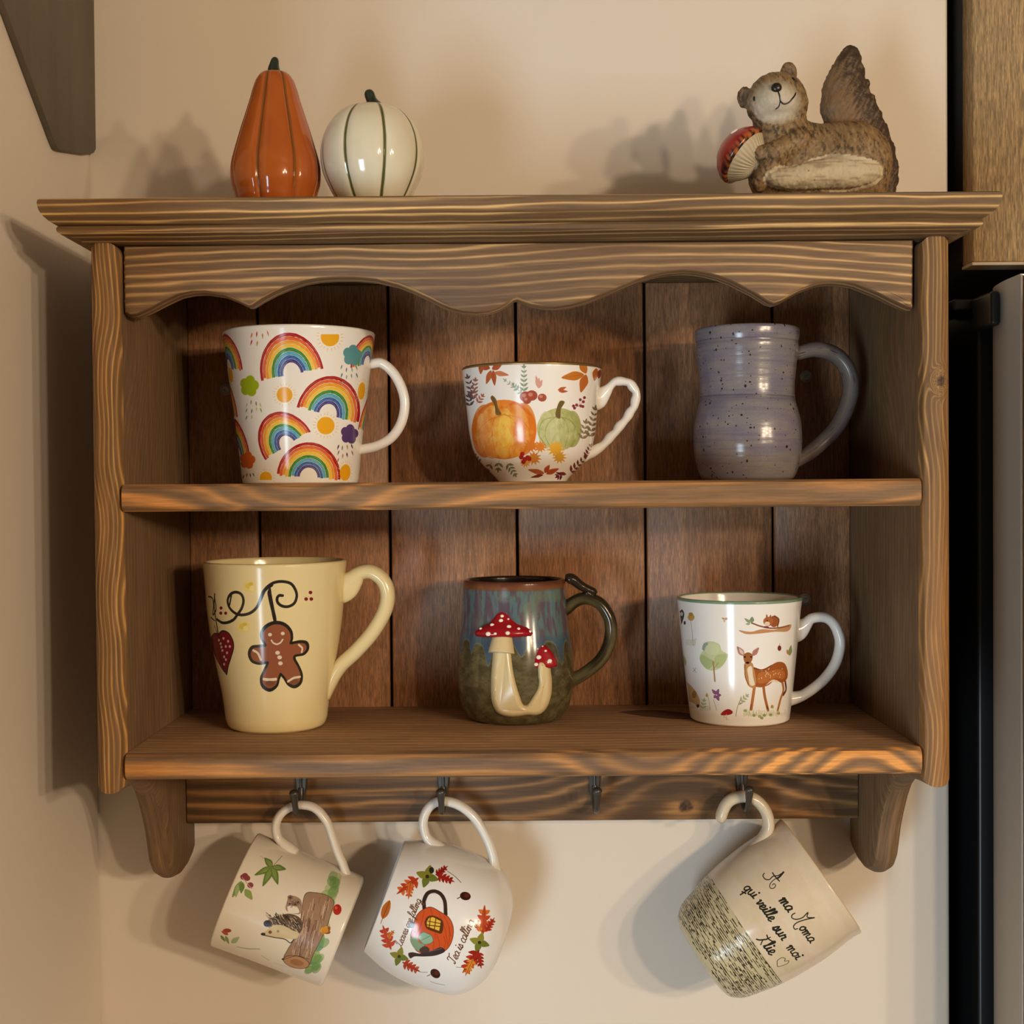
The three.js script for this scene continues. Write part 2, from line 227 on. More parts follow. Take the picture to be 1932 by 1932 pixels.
// ---------------------------------------------------------------- sweeps and lathes
// tube along a path with elliptical section: a(t) across the path in its plane, b(t) in depth (z)
function sweep(pts, a, b, { n = 72, m = 18, closed = true, taperEnd = 0, taperStart = 0 } = {}) {
  const curve = new THREE.CatmullRomCurve3(pts.map((p) => new THREE.Vector3(p[0], p[1], p[2] ?? 0)), false, 'centripetal');
  const pos = [], uv = [], idx = [], fa = typeof a === 'function' ? a : () => a, fb = typeof b === 'function' ? b : () => b;
  let len = curve.getLength();
  for (let i = 0; i <= n; i++) {
    const t = i / n, c = curve.getPointAt(t), T = curve.getTangentAt(t), N = new THREE.Vector3(-T.y, T.x, 0).normalize(), B = new THREE.Vector3().crossVectors(T, N).normalize();
    let k = 1; if (taperEnd && t > 1 - taperEnd) { const q = (t - 1 + taperEnd) / taperEnd; k = Math.sqrt(Math.max(0, 1 - q * q)); } if (taperStart && t < taperStart) { const q = 1 - t / taperStart; k = Math.sqrt(Math.max(0, 1 - q * q)); }
    for (let j = 0; j <= m; j++) { const an = (j / m) * Math.PI * 2, ca = Math.cos(an) * fa(t) * k, sb = Math.sin(an) * fb(t) * k; pos.push(c.x + N.x * ca + B.x * sb, c.y + N.y * ca + B.y * sb, c.z + N.z * ca + B.z * sb); uv.push(0.02 + 0.2 * t * len / 0.2, j / m); }
  }
  for (let i = 0; i < n; i++) for (let j = 0; j < m; j++) { const p = i * (m + 1) + j, q = p + m + 1; idx.push(p, p + 1, q, q, p + 1, q + 1); }
  if (closed) for (const e of [0, n]) { const s = pos.length / 3, c = curve.getPointAt(e / n); pos.push(c.x, c.y, c.z); uv.push(0.5, 0.5); for (let j = 0; j < m; j++) { const p = e * (m + 1) + j; e ? idx.push(s, p, p + 1) : idx.push(s, p + 1, p); } }
  const g = new THREE.BufferGeometry(); g.setAttribute('position', new THREE.Float32BufferAttribute(pos, 3)); g.setAttribute('uv', new THREE.Float32BufferAttribute(uv, 2)); g.setIndex(idx); g.computeVertexNormals();
  // weld normals of the seam
  const nn = g.attributes.normal; for (let i = 0; i <= n; i++) { const p = i * (m + 1), q = p + m; const x = nn.getX(p) + nn.getX(q), y = nn.getY(p) + nn.getY(q), z = nn.getZ(p) + nn.getZ(q), l = Math.hypot(x, y, z) || 1; nn.setXYZ(p, x / l, y / l, z / l); nn.setXYZ(q, x / l, y / l, z / l); }
  return g;
}
function handle(outer, a, b, opt) {       // outer silhouette of a handle -> centre line a tube radius further in
  const c = new THREE.CatmullRomCurve3(outer.map(([x, y]) => new THREE.Vector3(x, y, 0)), false, 'centripetal'), n = 24, ctr = new THREE.Vector3();
  const P = []; for (let i = 0; i <= n; i++) { P.push(c.getPointAt(i / n)); ctr.add(P[i]); } ctr.multiplyScalar(1 / (n + 1));
  const fa = typeof a === 'function' ? a : () => a;
  const Tm = c.getTangentAt(0.5), sg = new THREE.Vector3(-Tm.y, Tm.x, 0).dot(ctr.clone().sub(P[n / 2])) < 0 ? -1 : 1;
  const L = P.map((p, i) => { const T = c.getTangentAt(i / n), N = new THREE.Vector3(-T.y, T.x, 0).multiplyScalar(sg); return [p.x + N.x * fa(i / n), p.y + N.y * fa(i / n), 0]; });
  return sweep(L, a, b, opt);
}
const EYE = 1.0217, LENS = 2500;
const PRINT = 0.92;                        // share of the texture height that the outer wall uses
function radiusAt(prof, y) { for (let i = 0; i + 1 < prof.length; i++) { const [r0, y0] = prof[i], [r1, y1] = prof[i + 1]; if (y >= y0 && y <= y1) return lerp(r0, r1, (y - y0) / (y1 - y0 || 1)); } return y < prof[0][1] ? prof[0][0] : prof[prof.length - 1][0]; }
function smoothProfile(pts, n = 60) { const c = new THREE.CatmullRomCurve3(pts.map(([r, y]) => new THREE.Vector3(r, y, 0)), false, 'centripetal'); return c.getPoints(n).map((p) => [Math.max(0, p.x), p.y]); }
// closed cup: foot, printed outer wall, rounded rim, inner wall. u = 0.5 faces +z
function cup(outer, H, { wall = 0.003, floor = 0.005, foot = 0.0015, seg = 120, wobble } = {}) {
  const P = [], rimR = outer[outer.length - 1][0];
  P.push([0, foot, 0.97], [outer[0][0] * 0.8, foot, 0.97], [outer[0][0] * 0.84, 0, 0.97], [outer[0][0] * 0.97, 0, 0.001]);
  for (const [r, y] of outer) P.push([r, y, Math.max(0.001, (y / H) * PRINT)]);
  for (let i = 1; i < 6; i++) { const a = (i / 6) * Math.PI; P.push([rimR - wall / 2 + Math.cos(a) * wall / 2, H + Math.sin(a) * wall / 2, lerp(0.925, 0.94, i / 6)]); }
  const inner = []; for (let i = outer.length - 1; i >= 0; i--) { const [r, y] = outer[i]; if (y > floor + 0.004) inner.push([r - wall, y]); }
  for (const [r, y] of inner) P.push([r, y, 0.97]);
  const lr = inner[inner.length - 1]; P.push([lr[0] * 0.93, floor + 0.0008, 0.97], [lr[0] * 0.7, floor, 0.97], [0, floor, 0.97]);
  const pos = [], uv = [], idx = [];
  for (let i = 0; i < P.length; i++) for (let j = 0; j <= seg; j++) { const f = -Math.PI + (j / seg) * Math.PI * 2, k = wobble ? wobble(f, P[i][1]) : 1; pos.push(Math.sin(f) * P[i][0] * k, P[i][1], Math.cos(f) * P[i][0] * k); uv.push(j / seg, P[i][2]); }
  for (let i = 0; i + 1 < P.length; i++) for (let j = 0; j < seg; j++) { const a = i * (seg + 1) + j, b = a + seg + 1; idx.push(a, a + 1, b, b, a + 1, b + 1); }
  const g = new THREE.BufferGeometry(); g.setAttribute('position', new THREE.Float32BufferAttribute(pos, 3)); g.setAttribute('uv', new THREE.Float32BufferAttribute(uv, 2)); g.setIndex(idx); g.computeVertexNormals();
  const nn = g.attributes.normal; for (let i = 0; i < P.length; i++) { const p = i * (seg + 1), q = p + seg; const x = nn.getX(p) + nn.getX(q), y = nn.getY(p) + nn.getY(q), z = nn.getZ(p) + nn.getZ(q), l = Math.hypot(x, y, z) || 1; nn.setXYZ(p, x / l, y / l, z / l); nn.setXYZ(q, x / l, y / l, z / l); }
  return g;
}
const SCRIPT = {
  a: { w: 0.95, s: [[[0.75, 0.85], [0.45, 1.0], [0.12, 0.75], [0.05, 0.35], [0.25, 0.02], [0.55, 0.2], [0.75, 0.85], [0.72, 0.2], [0.95, 0.1]]] },
  c: { w: 0.75, s: [[[0.66, 0.8], [0.42, 1.0], [0.12, 0.7], [0.08, 0.3], [0.32, 0.02], [0.75, 0.22]]] },
  e: { w: 0.78, s: [[[0.0, 0.2], [0.45, 0.5], [0.6, 0.8], [0.4, 1.0], [0.15, 0.7], [0.12, 0.25], [0.36, 0.0], [0.78, 0.22]]] },
  f: { w: 0.7, s: [[[0.0, 0.2], [0.4, 1.0], [0.6, 1.8], [0.42, 2.0], [0.3, 1.6], [0.26, 0.2], [0.18, -0.8], [0.02, -0.7], [0.25, 0.1], [0.7, 0.3]]] },
  g: { w: 0.95, s: [[[0.75, 0.85], [0.42, 1.0], [0.1, 0.7], [0.1, 0.25], [0.35, 0.05], [0.72, 0.5], [0.75, 0.9], [0.66, -0.5], [0.35, -0.9], [0.12, -0.6], [0.5, -0.1], [0.95, 0.25]]] },
  i: { w: 0.5, s: [[[0.0, 0.2], [0.25, 0.95], [0.2, 0.15], [0.5, 0.15]], [[0.27, 1.45]]] },
  l: { w: 0.55, s: [[[0.0, 0.2], [0.35, 1.2], [0.45, 1.9], [0.28, 1.95], [0.18, 1.0], [0.22, 0.1], [0.55, 0.2]]] },
  m: { w: 1.4, s: [[[0.0, 0.7], [0.15, 0.95], [0.15, 0.0], [0.3, 0.85], [0.5, 0.9], [0.55, 0.0], [0.7, 0.8], [0.95, 0.95], [1.02, 0.15], [1.4, 0.15]]] },
  n: { w: 1.0, s: [[[0.0, 0.7], [0.15, 0.95], [0.15, 0.0], [0.32, 0.8], [0.58, 0.92], [0.64, 0.15], [1.0, 0.15]]] },
  o: { w: 0.85, s: [[[0.5, 1.0], [0.15, 0.8], [0.06, 0.35], [0.3, 0.02], [0.62, 0.3], [0.6, 0.8], [0.4, 1.0], [0.55, 0.85], [0.85, 0.85]]] },
  q: { w: 0.95, s: [[[0.7, 0.85], [0.4, 1.0], [0.1, 0.7], [0.1, 0.25], [0.35, 0.05], [0.68, 0.5], [0.72, 0.95], [0.64, -0.4], [0.6, -1.0]], [[0.35, -0.45], [0.95, -0.2]]] },
  r: { w: 0.75, s: [[[0.0, 0.2], [0.2, 1.0], [0.28, 0.85], [0.55, 0.85], [0.48, 0.15], [0.75, 0.12]]] },
  s: { w: 0.7, s: [[[0.0, 0.15], [0.35, 1.0], [0.45, 0.7], [0.55, 0.25], [0.3, 0.0], [0.1, 0.12], [0.7, 0.2]]] },
  u: { w: 1.0, s: [[[0.0, 0.75], [0.12, 0.95], [0.12, 0.2], [0.35, 0.02], [0.62, 0.3], [0.7, 0.95], [0.7, 0.15], [1.0, 0.15]]] },
  v: { w: 0.85, s: [[[0.0, 0.8], [0.16, 0.95], [0.28, 0.05], [0.55, 0.4], [0.66, 0.95], [0.85, 0.85]]] },
  L: { w: 1.1, s: [[[0.2, 1.3], [0.35, 1.95], [0.6, 2.0], [0.5, 1.3], [0.3, 0.3], [0.05, 0.05], [0.35, 0.2], [0.8, 0.0], [1.1, 0.3]]] },
  T: { w: 1.1, s: [[[0.0, 1.6], [0.2, 1.95], [0.7, 1.8], [1.2, 2.0]], [[0.65, 1.85], [0.55, 0.8], [0.4, 0.1], [0.1, 0.1], [0.2, 0.35]]] },
  E: { w: 1.2, s: [[[0.95, 1.75], [0.6, 1.95], [0.3, 1.6], [0.62, 1.08], [0.25, 0.85], [0.05, 0.35], [0.4, 0.0], [1.0, 0.3]]] },
};
// decoration: drawn on a front elevation of the mug (drawing units, s metres each, axis at ax, foot at by) and wrapped round the wall
class Decor {
  constructor(outer, H, bg, { ox = 0, oy = 0, zs = 1, pos, rot = 0, W = 2048 } = {}) {
    Object.assign(this, { outer, H, ox, oy, zs, pos, rot, W }); const rm = outer.reduce((m, p) => Math.max(m, p[0]), 0); this.ppm = W / (2 * Math.PI * rm);
    this.h = Math.round(this.ppm * H / PRINT); this.canvas = document.createElement('canvas'); this.canvas.width = W; this.canvas.height = this.h; this.c = this.canvas.getContext('2d'); this.c.fillStyle = bg; this.c.fillRect(0, 0, W, this.h); this.c.lineCap = this.c.lineJoin = 'round';
    this.s = (EYE - pos[2] - rm * 0.93) / LENS / zs; this.unit = this.s * this.ppm;
  }
  // design sketches are drawn to scale in front of the mugs; find the place on the mug's wall (arc, height) where a point of the sketch is printed
  loc(x, y) {
    const a = this.ox + x / this.zs - 966, b = 922 - (this.oy + y / this.zs) - 0.0079 * a, a2 = a + 0.0079 * (b + 44), c = Math.cos(this.rot), q = Math.sin(this.rot); let f = 0, lx = 0, ly = 0;
    for (let i = 0; i < 5; i++) { const r = radiusAt(this.outer, ly || this.H / 2), k = (EYE - this.pos[2] - r * Math.cos(f)) / LENS, dx = a2 * k - this.pos[0], dy = b * k - this.pos[1]; lx = dx * c + dy * q; ly = -dx * q + dy * c; f = Math.asin(Math.max(-0.98, Math.min(0.98, lx / r))); }
    return [lx, ly];
  }
  put(lx, ly) { const r = radiusAt(this.outer, ly), f = Math.asin(Math.max(-0.995, Math.min(0.995, lx / r))); return this.wrap(f, ly); }
  wrap(f, ly) { return [this.W * (0.5 + f / (2 * Math.PI)), this.h * (1 - (ly / this.H) * PRINT)]; }
  P(x, y) { const [a, b] = this.loc(x, y); return this.put(a, b); }
  trace(pts, close) { const c = this.c; c.beginPath(); pts.forEach(([x, y], i) => { const [a, b] = this.P(x, y); i ? c.lineTo(a, b) : c.moveTo(a, b); }); if (close) c.closePath(); }
  smooth(pts, close, n = 8) { const v = pts.map(([x, y]) => new THREE.Vector3(x, y, 0)); return new THREE.CatmullRomCurve3(v, !!close, 'centripetal').getPoints(pts.length * n).map((p) => [p.x, p.y]); }
  poly(pts, fill, stroke, w = 2) { this.trace(pts, true); if (fill) { this.c.fillStyle = fill; this.c.fill(); } if (stroke) { this.c.strokeStyle = stroke; this.c.lineWidth = w * this.unit; this.c.stroke(); } }
  blob(pts, fill, stroke, w) { this.poly(this.smooth(pts, true), fill, stroke, w); }
  line(pts, color, w = 4, curve = true) { this.trace(curve && pts.length > 2 ? this.smooth(pts) : pts); this.c.strokeStyle = color; this.c.lineWidth = w * this.unit; this.c.stroke(); }
  ell(x, y, rx, ry, fill, rot = 0, stroke, w) { const p = []; for (let i = 0; i < 40; i++) { const a = (i / 40) * Math.PI * 2, u = Math.cos(a) * rx, v = Math.sin(a) * ry; p.push([x + u * Math.cos(rot) - v * Math.sin(rot), y + u * Math.sin(rot) + v * Math.cos(rot)]); } this.poly(p, fill, stroke, w); }
  leaf(x0, y0, x1, y1, w, fill, vein) { const dx = x1 - x0, dy = y1 - y0, l = Math.hypot(dx, dy), nx = -dy / l * w, ny = dx / l * w; this.blob([[x0, y0], [x0 + dx * .35 + nx, y0 + dy * .35 + ny], [x0 + dx * .7 + nx * .7, y0 + dy * .7 + ny * .7], [x1, y1], [x0 + dx * .7 - nx * .7, y0 + dy * .7 - ny * .7], [x0 + dx * .35 - nx, y0 + dy * .35 - ny]], fill); if (vein) this.line([[x0, y0], [x1, y1]], vein, 2); }
  spray(x0, y0, x1, y1, n, size, fill, stem) { this.line([[x0, y0], [x1, y1]], stem ?? fill, 3); const dx = x1 - x0, dy = y1 - y0, l = Math.hypot(dx, dy), a = Math.atan2(dy, dx); for (let i = 0; i < n; i++) { const t = (i + .6) / n, x = x0 + dx * t, y = y0 + dy * t; for (const k of [-1, 1]) { const b = a + k * 0.85, s = size * (1.1 - .5 * t); this.leaf(x, y, x + Math.cos(b) * s, y + Math.sin(b) * s, s * .2, fill); } } this.leaf(x1 - dx / l * size * .3, y1 - dy / l * size * .3, x1 + dx / l * size * .5, y1 + dy / l * size * .5, size * .18, fill); }
  dabs(x, y, rx, ry, n, r, cols, alpha = 0.16, seed = 1) { const R = rng(seed); this.c.globalAlpha = alpha; for (let i = 0; i < n; i++) { const a = R() * 6.283, q = Math.sqrt(R()) * 0.93; this.ell(x + Math.cos(a) * rx * q, y + Math.sin(a) * ry * q, r * (0.4 + R()), r * (0.8 + 1.6 * R()), cols[(R() * cols.length) | 0], (R() - 0.5) * 0.8); } this.c.globalAlpha = 1; }
  // joined handwriting: strokes on a unit x-height, baseline at v = 0
  script(str, x, y, size, rot, color, w = 0.13, slant = 0.22, space = 1) {
    let adv = 0; const c = Math.cos(rot), q = Math.sin(rot);
    for (const ch of str) {
      const g = SCRIPT[ch]; if (!g) { adv += 0.55 * size * space; continue; }
      for (const st of g.s) { const pts = st.map(([u, v]) => { const a = adv + (u + v * slant) * size, b = v * size; return [x + a * c + b * q, y + a * q - b * c]; }); pts.length === 1 ? this.ell(pts[0][0], pts[0][1], size * w * 0.7, size * w * 0.7, color) : this.line(pts, color, size * w); }
      adv += g.w * size * space;
    }
  }
  map() { const t = new THREE.CanvasTexture(this.canvas); t.colorSpace = THREE.SRGBColorSpace; t.wrapS = THREE.RepeatWrapping; t.anisotropy = 8; return t; }
}
const glaze = (map, extra = {}) => new THREE.MeshPhysicalMaterial({ map, color: 0xffffff, roughness: 0.16, ...extra });
const glazeC = (color, extra = {}) => new THREE.MeshPhysicalMaterial({ color, roughness: 0.16, ...extra });
// ---------------------------------------------------------------- mugs on the shelves
function makeMug(label, pos, rotZ, outer, H, mat, hand, handMat, opt = {}) {
  const g = thing('mug', label, 'mug', pos); g.rotation.z = rotZ;
  const body = mesh('body', cup(outer, H, opt), mat, g), h = hand ? mesh('handle', hand, handMat ?? mat, g) : null;
  return { g, body, h };
}
const flare = (base, end, at = 0.14) => (t) => { const d = Math.min(t, 1 - t); return d < at ? lerp(end, base, sstep(0, at, d)) : base; };
const TOP = 0.0045, BOT = -0.1658;
// rainbow mug
{
  const H = 0.105, outer = smoothProfile([[0.0402, 0.0008], [0.0408, 0.004], [0.0416, 0.0124], [0.0432, 0.0274], [0.046, 0.0498], [0.0488, 0.0722], [0.0517, 0.0946], [0.0533, H]]);
  const D = new Decor(outer, H, '#f6f3ee', { ox: 400, oy: 590, zs: 4.83, pos: [-0.149, TOP, 0.085] });
  const R = rng(5), cols = ['#ab1719', '#e2622a', '#f0a024', '#f3c736', '#3d8a34', '#56aac8', '#2f62b0', '#453d86'];
  const bow = (cx, cy, rx, ry, rot, P) => {
    const c = D.c, n = cols.length, f0 = 0.27;
    cols.forEach((col, k) => {
      const a = lerp(1, f0, k / n), b = lerp(1, f0, (k + 0.9) / n), e0 = Math.PI * (0.985 + 0.03 * R()), e1 = Math.PI * (0.015 - 0.03 * R()), pt = (q, an) => { const u = Math.cos(an) * rx * q, v = -Math.sin(an) * ry * q; return P(cx + u * Math.cos(rot) - v * Math.sin(rot), cy + u * Math.sin(rot) + v * Math.cos(rot)); };
      c.beginPath(); for (let i = 0; i <= 40; i++) { const [x, y] = pt(a * (1 + 0.008 * (R() - 0.5)), lerp(e0, e1, i / 40)); i ? c.lineTo(x, y) : c.moveTo(x, y); } for (let i = 40; i >= 0; i--) { const [x, y] = pt(b * (1 + 0.012 * (R() - 0.5)), lerp(e0, e1, i / 40)); c.lineTo(x, y); } c.closePath(); c.fillStyle = col; c.fill();
      c.globalAlpha = 0.4; c.strokeStyle = '#ffffff'; c.lineWidth = 1.6; c.beginPath(); for (let i = 0; i <= 30; i++) { const [x, y] = pt(lerp(a, b, 0.55 + 0.15 * Math.sin(i * 0.7 + k)), lerp(e0, e1, i / 30)); i && i % 11 !== k % 7 ? c.lineTo(x, y) : c.moveTo(x, y); } c.stroke(); c.globalAlpha = 1;
    });
  };
  const P = (x, y) => D.P(x, y), flat = (f) => (x, y) => { const ly = (1541 - y) * 7.45e-5; return D.wrap(f + (x * 7.5e-5) / radiusAt(outer, ly), ly); };
  bow(735, 560, 288, 378, -0.2, P); bow(1058, 930, 290, 355, 0.26, P); bow(690, 1205, 245, 320, -0.55, P); bow(882, 1500, 290, 318, 0.07, P);
  const dg = Math.PI / 180;
  bow(0, 470, 285, 320, 0.1, flat(-66 * dg)); bow(0, 870, 285, 300, 0.2, flat(-86 * dg)); bow(0, 1300, 285, 370, 0.15, flat(-74 * dg)); bow(0, 420, 285, 260, -0.2, flat(77 * dg)); bow(0, 1050, 285, 330, 0.1, flat(100 * dg)); bow(0, 640, 285, 330, 0.1, flat(150 * dg)); bow(0, 1250, 285, 330, -0.2, flat(-140 * dg));
  const sun = (x, y, r, half = 0, Q = P) => { const c = D.c; const poly = (pts) => { c.beginPath(); pts.forEach(([a, b], i) => { const [u, v] = Q(a, b); i ? c.lineTo(u, v) : c.moveTo(u, v); }); c.closePath(); c.fill(); }; c.fillStyle = '#f2b01e'; const p = []; for (let i = 0; i <= 30; i++) { const a = (i / 30) * Math.PI * 2; let v = Math.sin(a) * r; if (half > 0 && v < -r * 0.3) v = -r * 0.3; if (half < 0 && v > r * 0.35) v = r * 0.35; p.push([x + Math.cos(a) * r, y + v]); } poly(p); c.fillStyle = '#f3c64a'; for (let i = 0; i < 22; i++) { const a = (i / 22) * Math.PI * 2 + 0.1 * R(), s = Math.sin(a); if (half > 0 && s < -0.35) continue; if (half < 0 && s > 0.4) continue; const r0 = r * (1.18 + 0.06 * R()), r1 = r * (1.5 + 0.18 * R()), w = r * 0.045; poly([[x + Math.cos(a) * r0 - s * w, y + s * r0 + Math.cos(a) * w], [x + Math.cos(a) * r1, y + s * r1], [x + Math.cos(a) * r0 + s * w, y + s * r0 - Math.cos(a) * w]]); } };
  sun(1080, 225, 84, 1); sun(665, 750, 72); sun(1040, 1030, 80); sun(492, 1505, 56, -1); sun(0, 530, 70, 0, flat(-64 * dg)); sun(0, 680, 80, 0, flat(72 * dg)); sun(0, 1440, 76, 0, flat(57 * dg));
  const flower = (x, y, r, col, Q) => { for (let i = 0; i < 5; i++) { const a = i * 1.257 - 1.4; D.ell(x + Math.cos(a) * r * 0.55, y + Math.sin(a) * r * 0.62, r * 0.5, r * 0.55, col); } D.ell(x, y, r * 0.5, r * 0.6, col); };
  const drops = (x, y, n, cs, sp, len, fan) => { for (let i = 0; i < n; i++) { const k = i % cs.length, px = x + (i % 4 - 1.5) * sp + 8 * (R() - 0.5), py = y + Math.floor(i / 4) * len * 1.5 + 22 * (R() - 0.5) + fan * Math.abs(i % 4 - 1.5) * -10; D.leaf(px, py, px + (i % 4 - 1.5) * 10, py + len, 6, cs[k]); } };
  flower(345, 670, 84, '#a4bd1f'); drops(385, 800, 10, ['#c4d488', '#8fae5e', '#7c8f6a'], 38, 42, -1);
  flower(1283, 392, 84, '#5d99a0'); drops(1255, 500, 9, ['#7ca0a0', '#567f8c', '#9aa8a0'], 40, 44, 1);
  flower(1255, 1108, 78, '#5a3f78'); drops(1215, 1210, 9, ['#3f3558', '#8c7a8e', '#b18a80'], 38, 46, 1);
  flower(325, 1345, 70, '#dd6a22'); drops(335, 1470, 4, ['#555', '#777'], 26, 36, 0);
  drops(440, 190, 6, ['#d9824a', '#c23a3a', '#c98a5a'], 44, 52, 1);
  const m = glaze(D.map());
  const pts = [[0.0440, 0.0862], [0.0500, 0.0876], [0.058, 0.0884], [0.0672, 0.0820], [0.0745, 0.0701], [0.0775, 0.0567], [0.0748, 0.0417], [0.0668, 0.0298], [0.0555, 0.0232], [0.0450, 0.0208], [0.0385, 0.0198]];
  makeMug('tall white mug covered in painted rainbows and yellow suns', [-0.149, TOP, 0.085], 0, outer, H, m, handle(pts, 0.0035, 0.0042), glazeC(0xf3efe8), { wall: 0.0028 });
}
// pumpkin tea cup
{
  const H = 0.0788, outer = smoothProfile([[0.0240, 0.0006], [0.0250, 0.002], [0.0285, 0.0058], [0.0333, 0.0105], [0.0385, 0.0165], [0.0416, 0.0225], [0.0442, 0.0336], [0.0462, 0.0523], [0.0479, 0.0672], [0.0491, H]]);
  const D = new Decor(outer, H, '#f4f0ea', { ox: 850, oy: 660, zs: 5.084, pos: [0.0148, TOP, 0.085] });
  const R = rng(9), rust = '#b4552f', wine = '#7a2f2c', sage = '#8b9a80';
  // watercolour pumpkin: overlapping lobes
  D.ell(515, 765, 312, 285, '#e8872a'); D.c.globalAlpha = 0.75;
  [[330, 780, 125, 255, '#d96f1e'], [700, 760, 125, 250, '#dd7620'], [400, 790, 120, 255, '#f0a04c'], [630, 780, 125, 250, '#eda033'], [515, 800, 105, 245, '#f2b347'], [520, 760, 60, 170, '#f6c956'], [300, 800, 50, 190, '#f0a35c'], [660, 820, 60, 150, '#e57a2c']].forEach(([x, y, a, b, c]) => D.ell(x, y, a, b, c)); D.c.globalAlpha = 0.55;
  for (const [a, b, c] of [[420, 640, 400], [600, 640, 640], [350, 660, 270], [680, 640, 760]]) D.line([[515, 620], [a, b + 30], [c, 800], [lerp(c, 515, 0.3), 1020]], '#c4591a', 7); D.line([[250, 620], [380, 520], [510, 560], [620, 510], [760, 620]], '#d3661c', 22); D.c.globalAlpha = 1;
  D.dabs(515, 770, 290, 265, 170, 22, ['#f7c765', '#d9661a', '#f2a94e', '#e88a2e', '#f6d58a'], 0.2, 3); D.blob([[400, 440], [435, 470], [460, 560], [490, 620], [440, 625], [425, 540], [385, 460]], '#7d5a2c'); D.line([[405, 450], [450, 600]], '#4f3a1c', 6);
  D.ell(1045, 760, 215, 200, '#b6b878'); D.c.globalAlpha = 0.8; [[920, 770, 80, 180, '#c9cc97'], [1170, 760, 85, 175, '#a3a862'], [1040, 790, 85, 185, '#cfd0a0'], [1110, 780, 70, 175, '#b9bd80']].forEach(([x, y, a, b, c]) => D.ell(x, y, a, b, c)); D.c.globalAlpha = 0.7; for (const [a, b] of [[960, 905], [1100, 1130], [1150, 1215], [890, 850]]) D.line([[1045, 640], [a, 680], [b, 800], [lerp(b, 1045, 0.35), 930]], '#7f8640', 8); D.c.globalAlpha = 1;
  D.dabs(1045, 765, 200, 185, 110, 18, ['#e2e0b8', '#8d9348', '#c3c890', '#a9b068'], 0.2, 4); D.blob([[1055, 490], [1095, 500], [1060, 570], [1050, 660], [1010, 640], [1020, 560]], '#6f5a28');
  // autumn leaves
  for (const [a, b, c, d, w, f] of [[380, 180, 270, 150, 30, rust], [400, 190, 500, 130, 30, rust], [390, 200, 345, 330, 26, '#c2653a'], [410, 200, 425, 345, 24, rust], [420, 220, 560, 245, 24, '#cf8157'], [300, 130, 290, 235, 26, rust], [1280, 240, 1065, 270, 42, '#c9792a'], [1300, 230, 1240, 90, 36, '#c47428'], [1300, 240, 1250, 410, 40, '#c06a24'], [1400, 180, 1380, 300, 30, '#b8672a'], [1440, 190, 1420, 280, 22, '#8c3a2a'], [900, 1185, 745, 1150, 24, '#b5603c'], [905, 1180, 950, 1105, 24, rust], [920, 1190, 1040, 1140, 24, rust], [890, 1200, 770, 1225, 14, wine], [1110, 1195, 1040, 1180, 16, wine]]) D.leaf(a, b, c, d, w, f, '#8a4a28');
  D.spray(705, 420, 705, 160, 6, 52, sage); D.spray(700, 430, 520, 290, 5, 40, '#9fac94'); D.spray(660, 390, 600, 330, 3, 40, sage);
  for (const [x, y] of [[820, 270], [850, 290], [880, 310]]) D.leaf(845, 370, x, y - 20, 18, '#dba394');
  for (const [x, y, r] of [[720, 450, 55], [780, 440, 55], [735, 485, 40], [880, 460, 42]]) { D.ell(x, y, r, r * 0.9, '#a9513f'); D.ell(x - 12, y - 10, r * 0.4, r * 0.35, '#cf8a74'); }
  D.leaf(1030, 390, 1110, 360, 16, '#b4602e'); D.leaf(1040, 400, 1125, 400, 14, rust);
  for (const [x, y] of [[1180, 540], [1210, 530], [1245, 480], [1275, 500], [1250, 540], [1285, 460], [1190, 560], [1270, 545]]) { D.line([[1230, 540], [x, y]], '#a76a6a', 3); D.ell(x, y, 14, 14, '#8c3442'); }
  D.spray(230, 500, 165, 260, 5, 60, '#6a5a62', '#7a6a70'); D.spray(215, 480, 240, 290, 5, 56, '#a2614e'); D.spray(250, 520, 310, 440, 3, 50, '#b46c50'); D.spray(190, 560, 175, 440, 3, 60, '#5c5560');
  const maple = (x, y, r, f) => { const p = []; for (let i = 0; i < 22; i++) { const a = (i / 22) * Math.PI * 2 - 1.57; p.push([x + Math.cos(a) * r * (i % 2 ? 0.5 : 1), y + Math.sin(a) * r * (i % 2 ? 0.5 : 0.9)]); } D.poly(p, f); };
  maple(770, 920, 80, '#df7f2e'); maple(860, 930, 70, '#e28a36'); maple(1010, 950, 95, '#e7b23a'); maple(800, 1040, 80, '#d98a3c'); maple(1045, 1030, 75, '#dba53a'); maple(720, 1080, 60, '#e5a94c');
  for (const [x, y] of [[680, 1030], [700, 1075], [740, 1035], [715, 1050], [755, 1045], [690, 1000]]) D.ell(x, y, 22, 22, '#b02a24');
  D.spray(470, 1060, 460, 1150, 2, 60, '#7c8672'); D.spray(540, 1080, 620, 1200, 4, 56, '#7f8a74'); D.spray(400, 1080, 330, 1200, 3, 50, '#6f6a66'); D.spray(280, 1110, 230, 1010, 3, 50, '#6c6068'); D.spray(1140, 1190, 1300, 1030, 5, 62, wine); D.spray(1080, 1190, 1030, 1215, 2, 60, '#6a2236'); D.spray(1330, 860, 1390, 560, 6, 70, '#84745a'); D.spray(1260, 880, 1300, 690, 4, 66, '#96856a'); D.spray(1300, 1050, 1350, 920, 4, 55, '#7a3a3a');
